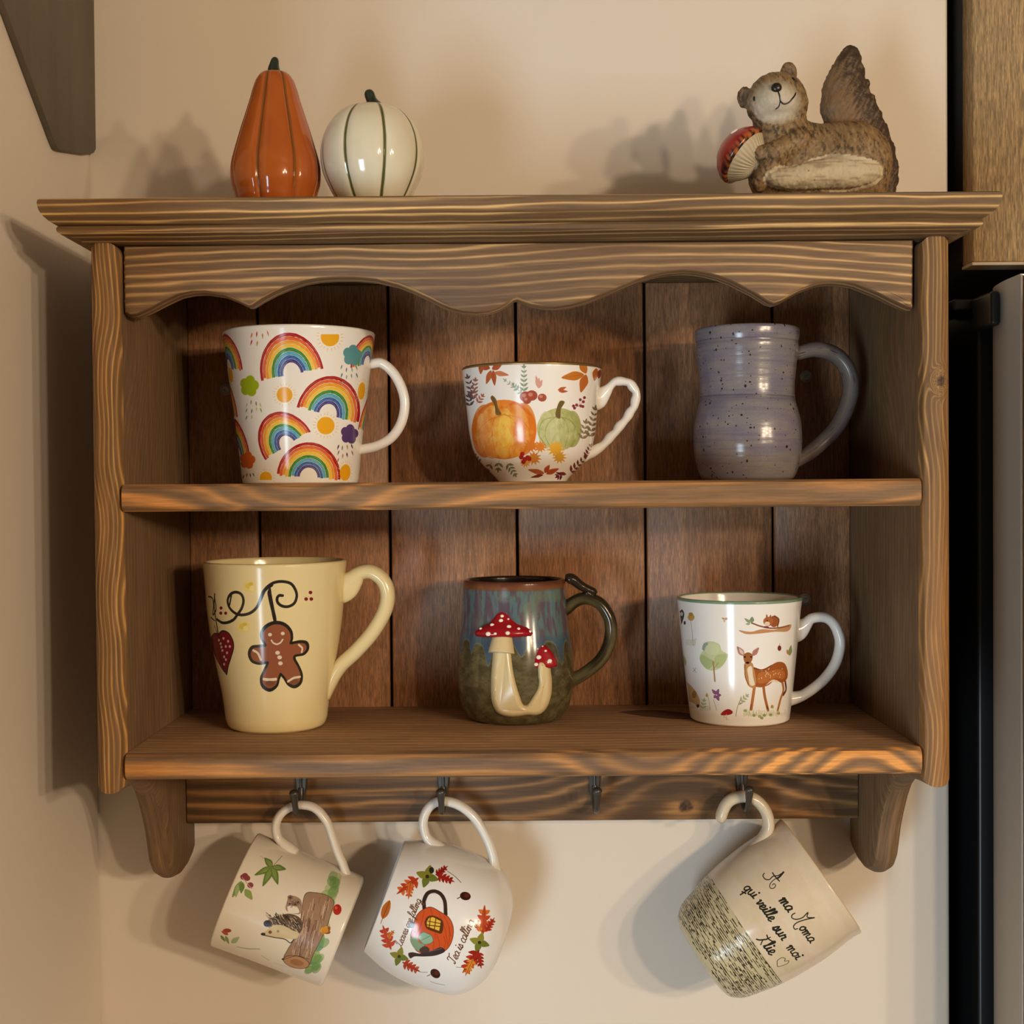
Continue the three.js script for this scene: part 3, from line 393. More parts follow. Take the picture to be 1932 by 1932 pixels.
  for (let k = 0; k < 26; k++) { const f = (0.5 + 0.5 * R()) * Math.PI * (k % 2 ? 1 : -1) * 1.0, [x, y] = D.wrap(Math.sign(f) * (1.35 + Math.abs(f) * 0.55), 0.02 + 0.055 * R()); D.c.fillStyle = ['#b4552f', '#8b9a80', '#d08a3a', '#7a2f2c'][k % 4]; D.c.beginPath(); D.c.ellipse(x, y, 40, 15, R() * 3, 0, 7); D.c.fill(); }
  const pts = [[0.0405, 0.0668], [0.0460, 0.0676], [0.0510, 0.0698], [0.0575, 0.0730], [0.0655, 0.0738], [0.0725, 0.0702], [0.0766, 0.0630], [0.0758, 0.0545], [0.0710, 0.0455], [0.0640, 0.0365], [0.0560, 0.0275], [0.0485, 0.0205], [0.0420, 0.0160], [0.0360, 0.0135]];
  const m = makeMug('wide white tea cup painted with an orange and a green pumpkin', [0.0148, TOP, 0.085], 0, outer, H, glaze(D.map()), handle(pts, (t) => 0.0031 + 0.0052 * sstep(0.16, 0.03, t) + 0.0026 * sstep(0.84, 1, t) + 0.0003 * Math.sin(t * 60), flare(0.0042, 0.0058, 0.16)), glazeC(0xf1ece4), { wall: 0.0022 });
  const rim = mesh('gilt_rim', new THREE.TorusGeometry(0.0481, 0.00125, 10, 120).rotateX(Math.PI / 2).translate(0, H + 0.0006, 0), std(lin(0.32, 0.2, 0.08), 0.3, { metalness: 0.6 }), m.g); rim.userData.label = 'thin brown gilt line round the rim';
}
// speckled stoneware mug
{
  const H = 0.1048, outer = smoothProfile([[0.0302, 0.0006], [0.0322, 0.002], [0.0345, 0.0065], [0.0365, 0.0137], [0.0379, 0.0235], [0.0380, 0.033], [0.0372, 0.0420], [0.0351, 0.0505], [0.0336, 0.0565], [0.0331, 0.0641], [0.0340, 0.0772], [0.0352, 0.0880], [0.0358, 0.0940], [0.0354, 0.0965], [0.0362, 0.1000], [0.0365, H]], 90);
  const W = 1536, Hh = 900, R = rng(31), specks = []; for (let i = 0; i < 420; i++) specks.push([R(), R(), 0.0014 + 0.0034 * R() * R(), 0.5 + R()]);
  const tx = dataTex(W, Hh, (u, v) => {
    const n = fbm(u * 14, v * 26, 61, 4), st = fbm(u * 6, v * 90, 62, 3), st2 = fbm(u * 5, v * 12, 66, 3), k = sstep(0.35, 0.68, 0.55 * n + 0.45 * st2);
    let c = mix3([134, 128, 128], [122, 116, 130], k); c = mix3(c, [108, 102, 120], 0.45 * sstep(0.55, 0.78, st)); const gr = 1 + 0.14 * (noise(u * 700, v * 420, 64) - 0.5); c = c.map((q) => q * gr);
    const yy = v / PRINT; for (const [a, w2, d] of [[0.555, 0.008, 0.25], [0.925, 0.008, 0.2], [0.54, 0.03, 0.12]]) { const e = Math.abs(yy - a - 0.006 * Math.sin(u * 6.28)); if (e < w2) c = c.map((q, i) => q * (1 - d * (1 - e / w2) * (i === 2 ? 0.85 : 1))); }
    return c.map(cl);
  });
  const d = tx.image.data; for (const [a, b, r, f] of specks) { const cx = a * W, cy = b * Hh, rr = r * 1000 * 1.6; for (let y = -8; y <= 8; y++) for (let x = -8; x <= 8; x++) { if (x * x + (y * f) ** 2 < rr * rr) { const X = ((cx + x) | 0), Y = ((cy + y) | 0); if (X >= 0 && X < W && Y >= 0 && Y < Hh) { const o = (Y * W + X) * 4; d[o] = 44; d[o + 1] = 38; d[o + 2] = 34; } } } }
  const b = dataTex(256, 512, (u, v) => { const g = 128 + 14 * Math.sin(v * 150) * 0.5 + 50 * (fbm(u * 8, v * 60, 71) - 0.5); return [g, g, g]; }, false);
  const m = new THREE.MeshPhysicalMaterial({ map: tx, bumpMap: b, bumpScale: 0.0004, roughness: 0.2 });
  const pts = [[0.0270, 0.0925], [0.0330, 0.0938], [0.0380, 0.0952], [0.0450, 0.0972], [0.0565, 0.0965], [0.0678, 0.0908], [0.0758, 0.0803], [0.0788, 0.0654], [0.0758, 0.0505], [0.0674, 0.0337], [0.0524, 0.0189], [0.0400, 0.0110], [0.0310, 0.0065]];
  const grey = glazeC(0x8f8b8a, { map: tx, color: 0xf0e6d0, bumpMap: b, bumpScale: 0.0003, roughness: 0.25 });
  makeMug('grey lavender speckled stoneware mug with a waisted body', [0.1667, TOP, 0.085], 0, outer, H, m, handle(pts, flare(0.0056, 0.0048, 0.2), flare(0.008, 0.006, 0.2)), grey, { wall: 0.004, wobble: (f, y) => 1 + 0.006 * Math.sin(f * 2 + y * 40) });
}
// cream gingerbread mug
{
  const H = 0.1152, outer = smoothProfile([[0.0312, 0.0006], [0.0332, 0.0018], [0.0350, 0.0058], [0.0358, 0.0112], [0.0366, 0.018], [0.0378, 0.0262], [0.0415, 0.0449], [0.0447, 0.0636], [0.0471, 0.0822], [0.0484, 0.1009], [0.0497, H]]);
  const D = new Decor(outer, H, '#ead9a6', { ox: 360, oy: 1030, zs: 4.6, pos: [-0.1665, BOT, 0.092] });
  const K = '#2b2620', red = '#7d1a28';
  for (const [x, y] of [[510, 355], [455, 705]]) { D.ell(x, y, 58, 52, '#ecd985'); D.ell(x - 12, y - 6, 26, 24, '#e2c95c'); D.ell(x + 20, y + 14, 22, 22, '#f1e39c'); D.ell(x + 10, y - 24, 20, 14, '#d9bf4e'); }
  const swirl = [[225, 640], [270, 668], [320, 665], [370, 640], [400, 600], [440, 540], [455, 470], [435, 420], [390, 402], [345, 418], [318, 470], [330, 530], [375, 580], [430, 600], [510, 585], [570, 535], [610, 450], [650, 370], [720, 320], [800, 310], [870, 330], [910, 390], [918, 440], [895, 500], [840, 528], [785, 520], [752, 490], [748, 455], [765, 432], [795, 432]];
  D.line(swirl, K, 25); D.line([[318, 470], [330, 520], [350, 430]], K, 16); D.line([[600, 470], [640, 385], [700, 340]], K, 30);
  D.blob([[665, 395], [690, 365], [700, 420], [722, 540], [740, 655], [722, 662], [695, 560], [672, 460]], K);
  D.line([[205, 420], [200, 520], [215, 640], [235, 770]], K, 18); D.line([[150, 440], [180, 450], [195, 500], [190, 600], [215, 560], [205, 450]], K, 15); D.line([[170, 620], [205, 650]], K, 12); D.line([[200, 690], [230, 770]], K, 9);
  for (const [x, y] of [[1038, 405], [1000, 462], [1045, 462]]) D.ell(x, y, 16, 15, red); for (const [x, y] of [[260, 540], [258, 585], [300, 585]]) D.ell(x, y, 13, 14, red);
  D.blob([[235, 770], [270, 740], [320, 755], [360, 820], [368, 880], [345, 970], [320, 1050], [305, 1120], [275, 1040], [240, 940], [215, 850], [205, 800]], red, K, 12);
  D.blob([[235, 770], [205, 760], [170, 800], [180, 900], [230, 1010], [290, 1100], [250, 960]], red, K, 8);
  for (const [x, y] of [[280, 805], [320, 830], [255, 850], [300, 875], [270, 910], [310, 930], [285, 965], [262, 880], [300, 990], [285, 1030], [240, 820], [335, 875]]) D.ell(x, y, 9, 12, '#d9b9a8');
  const man = [[660, 700], [735, 672], [810, 690], [860, 745], [868, 800], [860, 850], [950, 840], [1000, 850], [1010, 890], [980, 930], [900, 950], [890, 980], [930, 1060], [955, 1130], [945, 1190], [900, 1220], [850, 1200], [810, 1140], [775, 1110], [755, 1150], [735, 1215], [680, 1250], [625, 1220], [612, 1160], [640, 1090], [670, 1010], [590, 1015], [530, 995], [508, 940], [530, 890], [590, 880], [650, 865], [620, 800], [620, 750]];
  D.blob(man, '#8a4f36', K, 42); D.blob(man.map(([x, y]) => [lerp(x, 760, 0.035), lerp(y, 960, 0.035)]), '#96593c');
  const wl = '#e6d6bd'; D.ell(685, 772, 17, 15, wl); D.ell(796, 762, 17, 15, wl); D.line([[697, 822], [715, 845], [745, 855], [775, 842], [795, 815]], wl, 14);
  for (const [x, y] of [[750, 930], [768, 970], [775, 1022]]) D.ell(x, y, 20, 17, wl);
  D.line([[540, 910], [575, 930], [605, 990]], wl, 22); D.line([[935, 860], [965, 890], [960, 925]], wl, 18); D.line([[630, 1160], [680, 1165], [735, 1160]], wl, 26); D.line([[840, 1180], [890, 1150], [945, 1140]], wl, 20); D.ell(683, 1198, 44, 24, '#7d5038'); D.ell(895, 1185, 40, 20, '#7d5038', -0.3);
  const pts = [[0.0400, 0.1060], [0.0455, 0.1078], [0.0505, 0.1100], [0.0582, 0.1131], [0.0695, 0.1130], [0.0800, 0.1050], [0.0840, 0.0930], [0.0818, 0.0797], [0.0724, 0.0630], [0.0592, 0.0482], [0.0478, 0.0375], [0.0408, 0.0255], [0.0372, 0.0180]];
  makeMug('tall cream mug painted with a gingerbread man and a red heart', [-0.1665, BOT, 0.092], 0, outer, H, glaze(D.map()), handle(pts, (t) => 0.0052 + 0.0055 * sstep(0.16, 0.02, t) - 0.0012 * sstep(0.8, 1, t), flare(0.0068, 0.0058, 0.2)), glazeC(0xe9d8a6), { wall: 0.0034 });
}
// green brown mug with modelled toadstools
{
  const H = 0.0990, outer = smoothProfile([[0.0318, 0.0006], [0.0342, 0.0018], [0.0368, 0.0050], [0.0393, 0.0105], [0.0416, 0.0209], [0.0420, 0.0363], [0.0408, 0.0517], [0.0387, 0.067], [0.0373, 0.082], [0.0371, H]]);
  const W = 1536, Hh = 800;
  const tx = dataTex(W, Hh, (u, v) => {
    const y = v / PRINT, n = fbm(u * 30, v * 18, 201, 4), vs = fbm(u * 90, v * 9, 203, 3);
    let drip = 0.60 + 0.02 * Math.sin(u * 25 + 1); for (let k = 0; k < 15; k++) { const c0 = (k + 0.1 + 0.8 * hash2(k, 1, 9)) / 15, w0 = 0.006 + 0.016 * hash2(k, 2, 9), dd = Math.abs(((u - c0 + 1.5) % 1) - 0.5) / w0; if (dd < 2.4) drip -= (0.05 + 0.11 * hash2(k, 3, 9)) * Math.exp(-(dd ** 1.9)); }
    let base = mix3([76, 68, 44], [100, 91, 62], sstep(0.3, 0.7, fbm(u * 40, v * 26, 201, 4))); base = mix3(base, [62, 52, 34], 0.35 * sstep(0.5, 0.75, fbm(u * 110, v * 70, 209)));
    let top = mix3([92, 78, 88], [88, 112, 116], sstep(0.4, 0.62, vs)); top = mix3(top, [58, 82, 104], sstep(0.66, 0.58, y) * 0.75); top = mix3(top, [104, 118, 98], 0.7 * sstep(0.48, 0.7, fbm(u * 26, v * 12, 211)) * sstep(0.6, 0.9, y)); top = mix3(top, [100, 58, 42], sstep(0.945, 0.985, y)); top = mix3(top, [128, 76, 40], 0.8 * sstep(0.95, 0.97, y) * sstep(1.0, 0.975, y));
    const e = y - drip; let c = mix3(base, top, sstep(-0.004, 0.008, e)); if (e > -0.012 && e < 0.012) c = mix3(c, [118, 122, 88], 0.75 * (1 - Math.abs(e) / 0.012)); if (v > 0.93) c = [38, 27, 20];
    const g = 1 + 0.12 * (noise(u * 900, v * 460, 215) - 0.5); return c.map((q) => cl(q * g));
  });
  const m = glaze(tx, { roughness: 0.13 }), hm = glazeC(0xffffff, { roughness: 0.13, map: dataTex(256, 128, (u, v) => mix3([48, 40, 24], [92, 82, 54], sstep(0.35, 0.7, fbm(u * 34, v * 5, 231, 3)))) });
  const pts = [[0.0300, 0.0835], [0.0350, 0.0850], [0.0395, 0.0872], [0.0456, 0.0900], [0.0533, 0.0907], [0.0647, 0.0857], [0.0723, 0.0741], [0.0741, 0.0626], [0.0714, 0.0492], [0.0644, 0.0377], [0.0528, 0.0282], [0.0395, 0.0200]];
  const { g } = makeMug('green and blue glazed mug with two modelled red toadstools', [0.0015, BOT, 0.066], 0, outer, H, m, handle(pts, flare(0.0046, 0.0062, 0.12), flare(0.0060, 0.0066, 0.2)), hm, { wall: 0.0035 });
  const cream = glazeC(0xd9c596, { roughness: 0.2 }), redG = glazeC(0x9c1420, { roughness: 0.12 }), white = glazeC(0xf3ead8, { roughness: 0.2 });
  // thumb rest on the handle: a curled leaf
  const rest = mergeGeometries([sweep([[0.0365, 0.0995, 0.004], [0.0405, 0.1008, 0.004], [0.0480, 0.0955, 0.002], [0.0560, 0.0915, 0.0], [0.0600, 0.0905, 0]], (t) => 0.0042 - 0.0014 * t, 0.0056, { n: 30, m: 12, taperStart: 0.12, taperEnd: 0.15 }), sweep([[0.0500, 0.0920, 0.001], [0.0545, 0.0890, 0], [0.0580, 0.0885, 0]], 0.0034, 0.0050, { n: 14, m: 12, taperStart: 0.2, taperEnd: 0.2 })]);
  mesh('thumb_rest', rest, glazeC(0x2e2419, { roughness: 0.1 }), g);
  const rz = (y) => radiusAt(outer, y) - 0.002, S = 6.9e-5, L = (x, y, dz = 0) => { const yy = (1612 - y) * S, xx = (x - 698) * S, r = rz(yy); return [xx, yy, Math.sqrt(Math.max(0, r * r - xx * xx)) + dz]; };
  const out = [[480, 790], [464, 960], [452, 1100], [448, 1250], [460, 1360], [500, 1450], [560, 1490], [650, 1505], [740, 1498], [820, 1488], [900, 1498], [970, 1475], [1030, 1400], [1065, 1280], [1070, 1150], [1060, 1060], [1045, 950], [935, 950], [926, 1080], [932, 1150], [918, 1220], [870, 1300], [830, 1360], [800, 1385], [770, 1368], [745, 1300], [715, 1200], [690, 1100], [670, 980], [650, 790]];
  const us = new THREE.Shape(new THREE.SplineCurve(out.map(([x, y]) => new THREE.Vector2((x - 698) * S, (1612 - y) * S))).getPoints(150));
  let ug = new THREE.ExtrudeGeometry(us, { depth: 0.0012, bevelEnabled: true, bevelSize: 0.0036, bevelThickness: 0.0046, bevelOffset: -0.0036, bevelSegments: 7 }); ug.deleteAttribute('uv'); ug.deleteAttribute('normal'); ug = mergeVertices(ug, 1e-6);
  { const p = ug.attributes.position; for (let i = 0; i < p.count; i++) { const x = p.getX(i), r = rz(p.getY(i)); p.setZ(i, p.getZ(i) + 0.0002 + Math.sqrt(Math.max(0, r * r - x * x))); } ug.computeVertexNormals(); }
  mesh('stem', ug, cream, g);
  mesh('ring', sweep([L(572, 700, 0.001), L(566, 780, 0.0015), L(560, 862, 0.002)], (t) => S * (102 + 34 * t), (t) => 0.0070 + 0.0016 * t, { n: 14 }), cream, g);
  const cap = (cx, yb, w, h, prof, dots) => {
    const p = L(cx, yb), r = (w / 2) * S, hh = h * S, pr = prof.map(([a, b]) => new THREE.Vector2(a * r, b * hh));
    const lg = new THREE.LatheGeometry(pr, 48); lg.scale(1, 1, 0.46); const cm = mesh('toadstool_cap', lg, redG, g); cm.position.set(p[0], p[1], p[2] - 0.0005); cm.rotation.x = -0.04;
    for (const [x, y, s] of dots) { const dx = (x - cx) * S, dy = (yb - y) * S; let rr = r; for (let i = 0; i + 1 < pr.length; i++) { const lo = Math.min(pr[i].y, pr[i + 1].y), hi = Math.max(pr[i].y, pr[i + 1].y); if (dy >= lo && dy <= hi && pr[i].x > 0.05 * r) { rr = lerp(pr[i].x, pr[i + 1].x, (dy - pr[i].y) / (pr[i + 1].y - pr[i].y || 1)); } } const dz = 0.46 * Math.sqrt(Math.max(0, rr * rr - dx * dx)); const sg = new THREE.SphereGeometry(1, 12, 8); sg.scale(s * S * 1.2, s * S, 0.0008); sg.translate(dx, dy, dz); mesh('spot', sg, white, cm); }
  };
  cap(585, 692, 590, 245, [[0, -0.02], [0.6, -0.05], [0.95, 0.0], [1.0, 0.10], [0.96, 0.22], [0.80, 0.36], [0.56, 0.48], [0.38, 0.66], [0.26, 0.86], [0.14, 0.98], [0, 1.02]], [[570, 490, 16], [558, 535, 19], [470, 578, 18], [638, 595, 20], [625, 655, 20], [430, 663, 22], [355, 615, 13], [735, 615, 14], [850, 645, 14], [632, 520, 10], [500, 660, 14]]);
  cap(960, 1010, 325, 220, [[0, -0.02], [0.7, -0.05], [0.96, 0.02], [1.0, 0.14], [0.93, 0.34], [0.76, 0.6], [0.52, 0.84], [0.26, 0.98], [0, 1.02]], [[935, 908, 22], [1045, 945, 20], [848, 930, 16], [908, 978, 18], [1005, 845, 12], [920, 825, 12], [975, 800, 8]]);
}
// woodland deer mug
{
  const H = 0.0862, outer = smoothProfile([[0.0335, 0.0006], [0.0348, 0.0014], [0.0353, 0.004], [0.0361, 0.0101], [0.0382, 0.0291], [0.0405, 0.0518], [0.0427, 0.0746], [0.0441, H]]);
  const D = new Decor(outer, H, '#f4f1ec', { ox: 1250, oy: 1100, zs: 5.084, pos: [0.1615, BOT, 0.078] });
  const br = '#a35a2a', dk = '#6b3a22', grn = '#a9b878';
  D.c.globalAlpha = 0.9;
  D.blob([[400, 580], [480, 563], [550, 592], [575, 650], [632, 690], [602, 770], [540, 830], [450, 840], [392, 790], [360, 710], [392, 650]], '#c6d09c'); D.blob([[385, 690], [440, 720], [500, 760], [440, 830], [390, 790], [362, 730]], '#aebd84'); D.blob([[520, 700], [625, 690], [600, 770], [530, 820], [500, 760]], '#b4c287'); D.blob([[400, 585], [440, 575], [410, 650], [385, 640]], '#8fa097'); D.ell(480, 640, 70, 55, '#d3dab0'); D.line([[492, 760], [500, 850], [508, 945]], '#a87f52', 18); D.line([[495, 830], [540, 770]], '#a08058', 6); D.c.globalAlpha = 1;
  // doe
  D.line([[1150, 925], [1168, 1030], [1140, 1120], [1115, 1222]], '#b5733f', 34); D.line([[1182, 930], [1192, 1030], [1168, 1075]], dk, 30); D.line([[890, 990], [876, 1090], [858, 1215]], '#b8763f', 34); D.line([[975, 985], [988, 1090], [1020, 1225]], '#a9672f', 32);
  D.blob([[870, 812], [960, 832], [1050, 790], [1115, 760], [1172, 770], [1205, 835], [1202, 920], [1150, 960], [1090, 935], [1020, 985], [940, 1005], [880, 985], [860, 880]], br); D.blob([[930, 870], [1040, 850], [1120, 830], [1180, 860], [1170, 920], [1080, 920], [1000, 960], [920, 960]], '#b86f38'); D.blob([[1000, 985], [1045, 940], [1080, 930], [1120, 960], [1060, 950]], '#e9d6bd');
  D.blob([[795, 770], [862, 768], [885, 830], [905, 960], [885, 1012], [832, 990], [802, 900]], '#bf8a58'); D.blob([[822, 820], [858, 800], [875, 900], [888, 985], [850, 985], [830, 900]], '#ecdcc4'); D.line([[797, 790], [800, 900], [830, 980]], '#94552a', 10);
  D.blob([[785, 690], [828, 668], [868, 692], [866, 740], [838, 778], [806, 778], [784, 735]], '#a0643a'); D.leaf(785, 700, 720, 612, 28, '#b9837a', dk); D.leaf(868, 700, 930, 622, 24, '#b9837a', dk); D.leaf(780, 690, 740, 630, 14, '#e3c6b8'); D.ell(796, 712, 9, 8, '#221612'); D.ell(856, 712, 8, 8, '#221612'); D.ell(822, 768, 16, 10, '#1c1310');
  const R = rng(77); for (let i = 0; i < 34; i++) D.ell(930 + R() * 230, 820 + R() * 110, 4, 4, '#f0dcc0');
  D.line([[882, 820], [960, 836], [1050, 795]], '#6e3518', 8); D.line([[858, 1170], [852, 1218]], '#7c4426', 12); D.line([[1010, 1190], [1022, 1225]], '#6b3a22', 14);
  // dormouse on a branch
  D.blob([[735, 455], [850, 470], [960, 445], [1080, 450], [1240, 400], [1215, 460], [1080, 470], [900, 490], [800, 490]], '#c59264'); D.line([[860, 385], [940, 415], [1040, 435], [1130, 430], [1220, 410]], '#8c5a3a', 14); D.leaf(850, 385, 790, 340, 14, '#8ea27c'); D.leaf(860, 380, 865, 325, 22, '#7f9470'); D.leaf(845, 395, 800, 395, 10, '#9aac86');
  D.ell(1075, 370, 45, 55, '#9c5a34'); D.ell(1020, 370, 48, 44, '#b0673c'); D.ell(1010, 392, 26, 20, '#e8d2b8'); D.leaf(1005, 335, 1005, 300, 8, '#9c5a34'); D.leaf(1035, 335, 1045, 305, 8, '#9c5a34'); D.ell(1010, 362, 6, 6, '#221612'); D.line([[1110, 420], [1120, 350], [1080, 318]], '#7c4426', 14); D.ell(1000, 425, 26, 10, '#7f3a4a');
  D.ell(1128, 628, 18, 26, '#7a2f38'); D.line([[1128, 600], [1132, 585]], '#5d3a2a', 5); D.leaf(1225, 700, 1240, 600, 18, '#8c9a5a'); D.leaf(1215, 690, 1200, 640, 12, '#b98a5a');
  D.leaf(600, 350, 572, 335, 10, '#c69a68'); D.leaf(600, 350, 632, 340, 12, '#b98a58'); D.leaf(595, 355, 600, 378, 8, '#d0a878');
  // flowers, grass, a mushroom, a bird and a fox
  D.line([[275, 360], [290, 480], [298, 600]], '#8a8a62', 6); D.ell(278, 330, 32, 34, '#c99a4e'); D.ell(275, 300, 20, 16, '#b9823c'); for (let i = 0; i < 9; i++) D.line([[235 + i * 10, 600], [228 + i * 12, 530 + 30 * R()]], '#b9ae74', 6);
  D.blob([[170, 300], [190, 255], [212, 290], [208, 340], [195, 380], [185, 480], [205, 555], [185, 540]], '#3d3a40'); D.ell(218, 385, 10, 18, '#3d3a40'); D.ell(190, 300, 12, 20, '#c9c2b8');
  D.line([[300, 820], [330, 865]], '#9aa4bc', 6); D.line([[325, 815], [305, 850]], '#9aa4bc', 6); D.line([[318, 840], [300, 850]], '#8a96b4', 6);
  D.blob([[235, 960], [290, 1000], [340, 1070], [365, 1150], [350, 1195], [290, 1200], [255, 1180], [240, 1080]], '#c9a676'); D.ell(310, 1075, 20, 36, '#a5753f'); D.ell(345, 1185, 14, 16, '#2a201c'); D.blob([[270, 1150], [320, 1170], [335, 1205], [275, 1205]], '#efe4d4'); D.line([[250, 965], [235, 975]], '#3a2a20', 8);
  for (const [a, b, c, d] of [[525, 1075, 480, 1025], [525, 1075, 545, 1020], [530, 1080, 570, 1080], [525, 1085, 548, 1135], [520, 1080, 500, 1110]]) D.leaf(a, b, c, d, 16, '#8d5a88'); D.line([[440, 1080], [455, 1150], [465, 1225]], '#b5a26a', 6); D.line([[495, 1120], [510, 1170], [525, 1225]], '#a7a27a', 6); D.leaf(430, 1100, 432, 1060, 12, '#c9a25a'); D.spray(385, 1225, 405, 1130, 3, 46, '#b3c08e'); for (let i = 0; i < 8; i++) D.line([[370 + i * 12, 1228], [362 + i * 14, 1180 + 20 * R()]], '#b4bf94', 6);
  D.blob([[565, 1268], [590, 1235], [640, 1215], [680, 1240], [675, 1258], [610, 1275]], '#9c2027'); D.ell(600, 1258, 30, 14, '#b02a2e'); D.line([[620, 1270], [622, 1320]], '#d9cbb0', 10); D.line([[600, 1275], [596, 1300]], '#d9cbb0', 6); D.line([[585, 1275], [645, 1320]], '#b9c29a', 4);
  D.line([[710, 1285], [725, 1200], [760, 1110]], '#8a7a58', 6); D.spray(745, 1150, 820, 1085, 3, 46, '#a9b48c'); D.leaf(735, 1170, 780, 1150, 9, '#9ba680');
  for (let i = 0; i < 40; i++) { const x = 790 + i * 10.5; D.line([[x, 1285 - 14 * R()], [x + 14 * (R() - 0.5), 1215 + 40 * R()]], R() > 0.6 ? '#c9b878' : '#b4c08c', 6); } for (const [x, y] of [[800, 1230], [885, 1275], [940, 1285], [985, 1275], [1060, 1195], [1045, 1270], [1120, 1255], [960, 1300]]) D.ell(x, y, 16, 14, R() > 0.5 ? '#a3b070' : '#8fa36a'); D.ell(1060, 1185, 12, 10, '#c48a4a');
  for (let k = 0; k < 12; k++) { const s = k % 2 ? 1 : -1, [x, y] = D.wrap(s * (1.5 + 0.14 * k), 0.012 + 0.06 * R()); D.c.fillStyle = ['#b9c28c', '#a9683a', '#8d5a88', '#c9a25a'][k % 4]; D.c.beginPath(); D.c.ellipse(x, y, 40, 24, R() * 3, 0, 7); D.c.fill(); }
  const pts = [[0.0350, 0.0708], [0.0400, 0.0718], [0.0440, 0.0730], [0.0512, 0.0755], [0.0626, 0.0756], [0.0701, 0.0702], [0.0750, 0.0588], [0.0754, 0.0512], [0.0719, 0.0380], [0.0624, 0.0248], [0.0472, 0.0135], [0.0390, 0.0098], [0.0320, 0.0080]];
  const m = makeMug('white mug with green rim painted with a deer and a tree', [0.1615, BOT, 0.078], 0, outer, H, glaze(D.map()), handle(pts, (t) => 0.0037 + 0.0050 * sstep(0.15, 0.02, t) + 0.0022 * sstep(0.85, 1, t), flare(0.0050, 0.0066, 0.16)), glazeC(0xf1ede6), { wall: 0.0026 });
  const rim = mesh('green_rim', new THREE.TorusGeometry(0.0430, 0.00135, 10, 120).rotateX(Math.PI / 2).translate(0, H + 0.0004, 0), glazeC(0x7f9a80), m.g); rim.userData.label = 'sage green line round the rim';
}
// ---------------------------------------------------------------- mugs on the hooks
const HZ = 0.053;
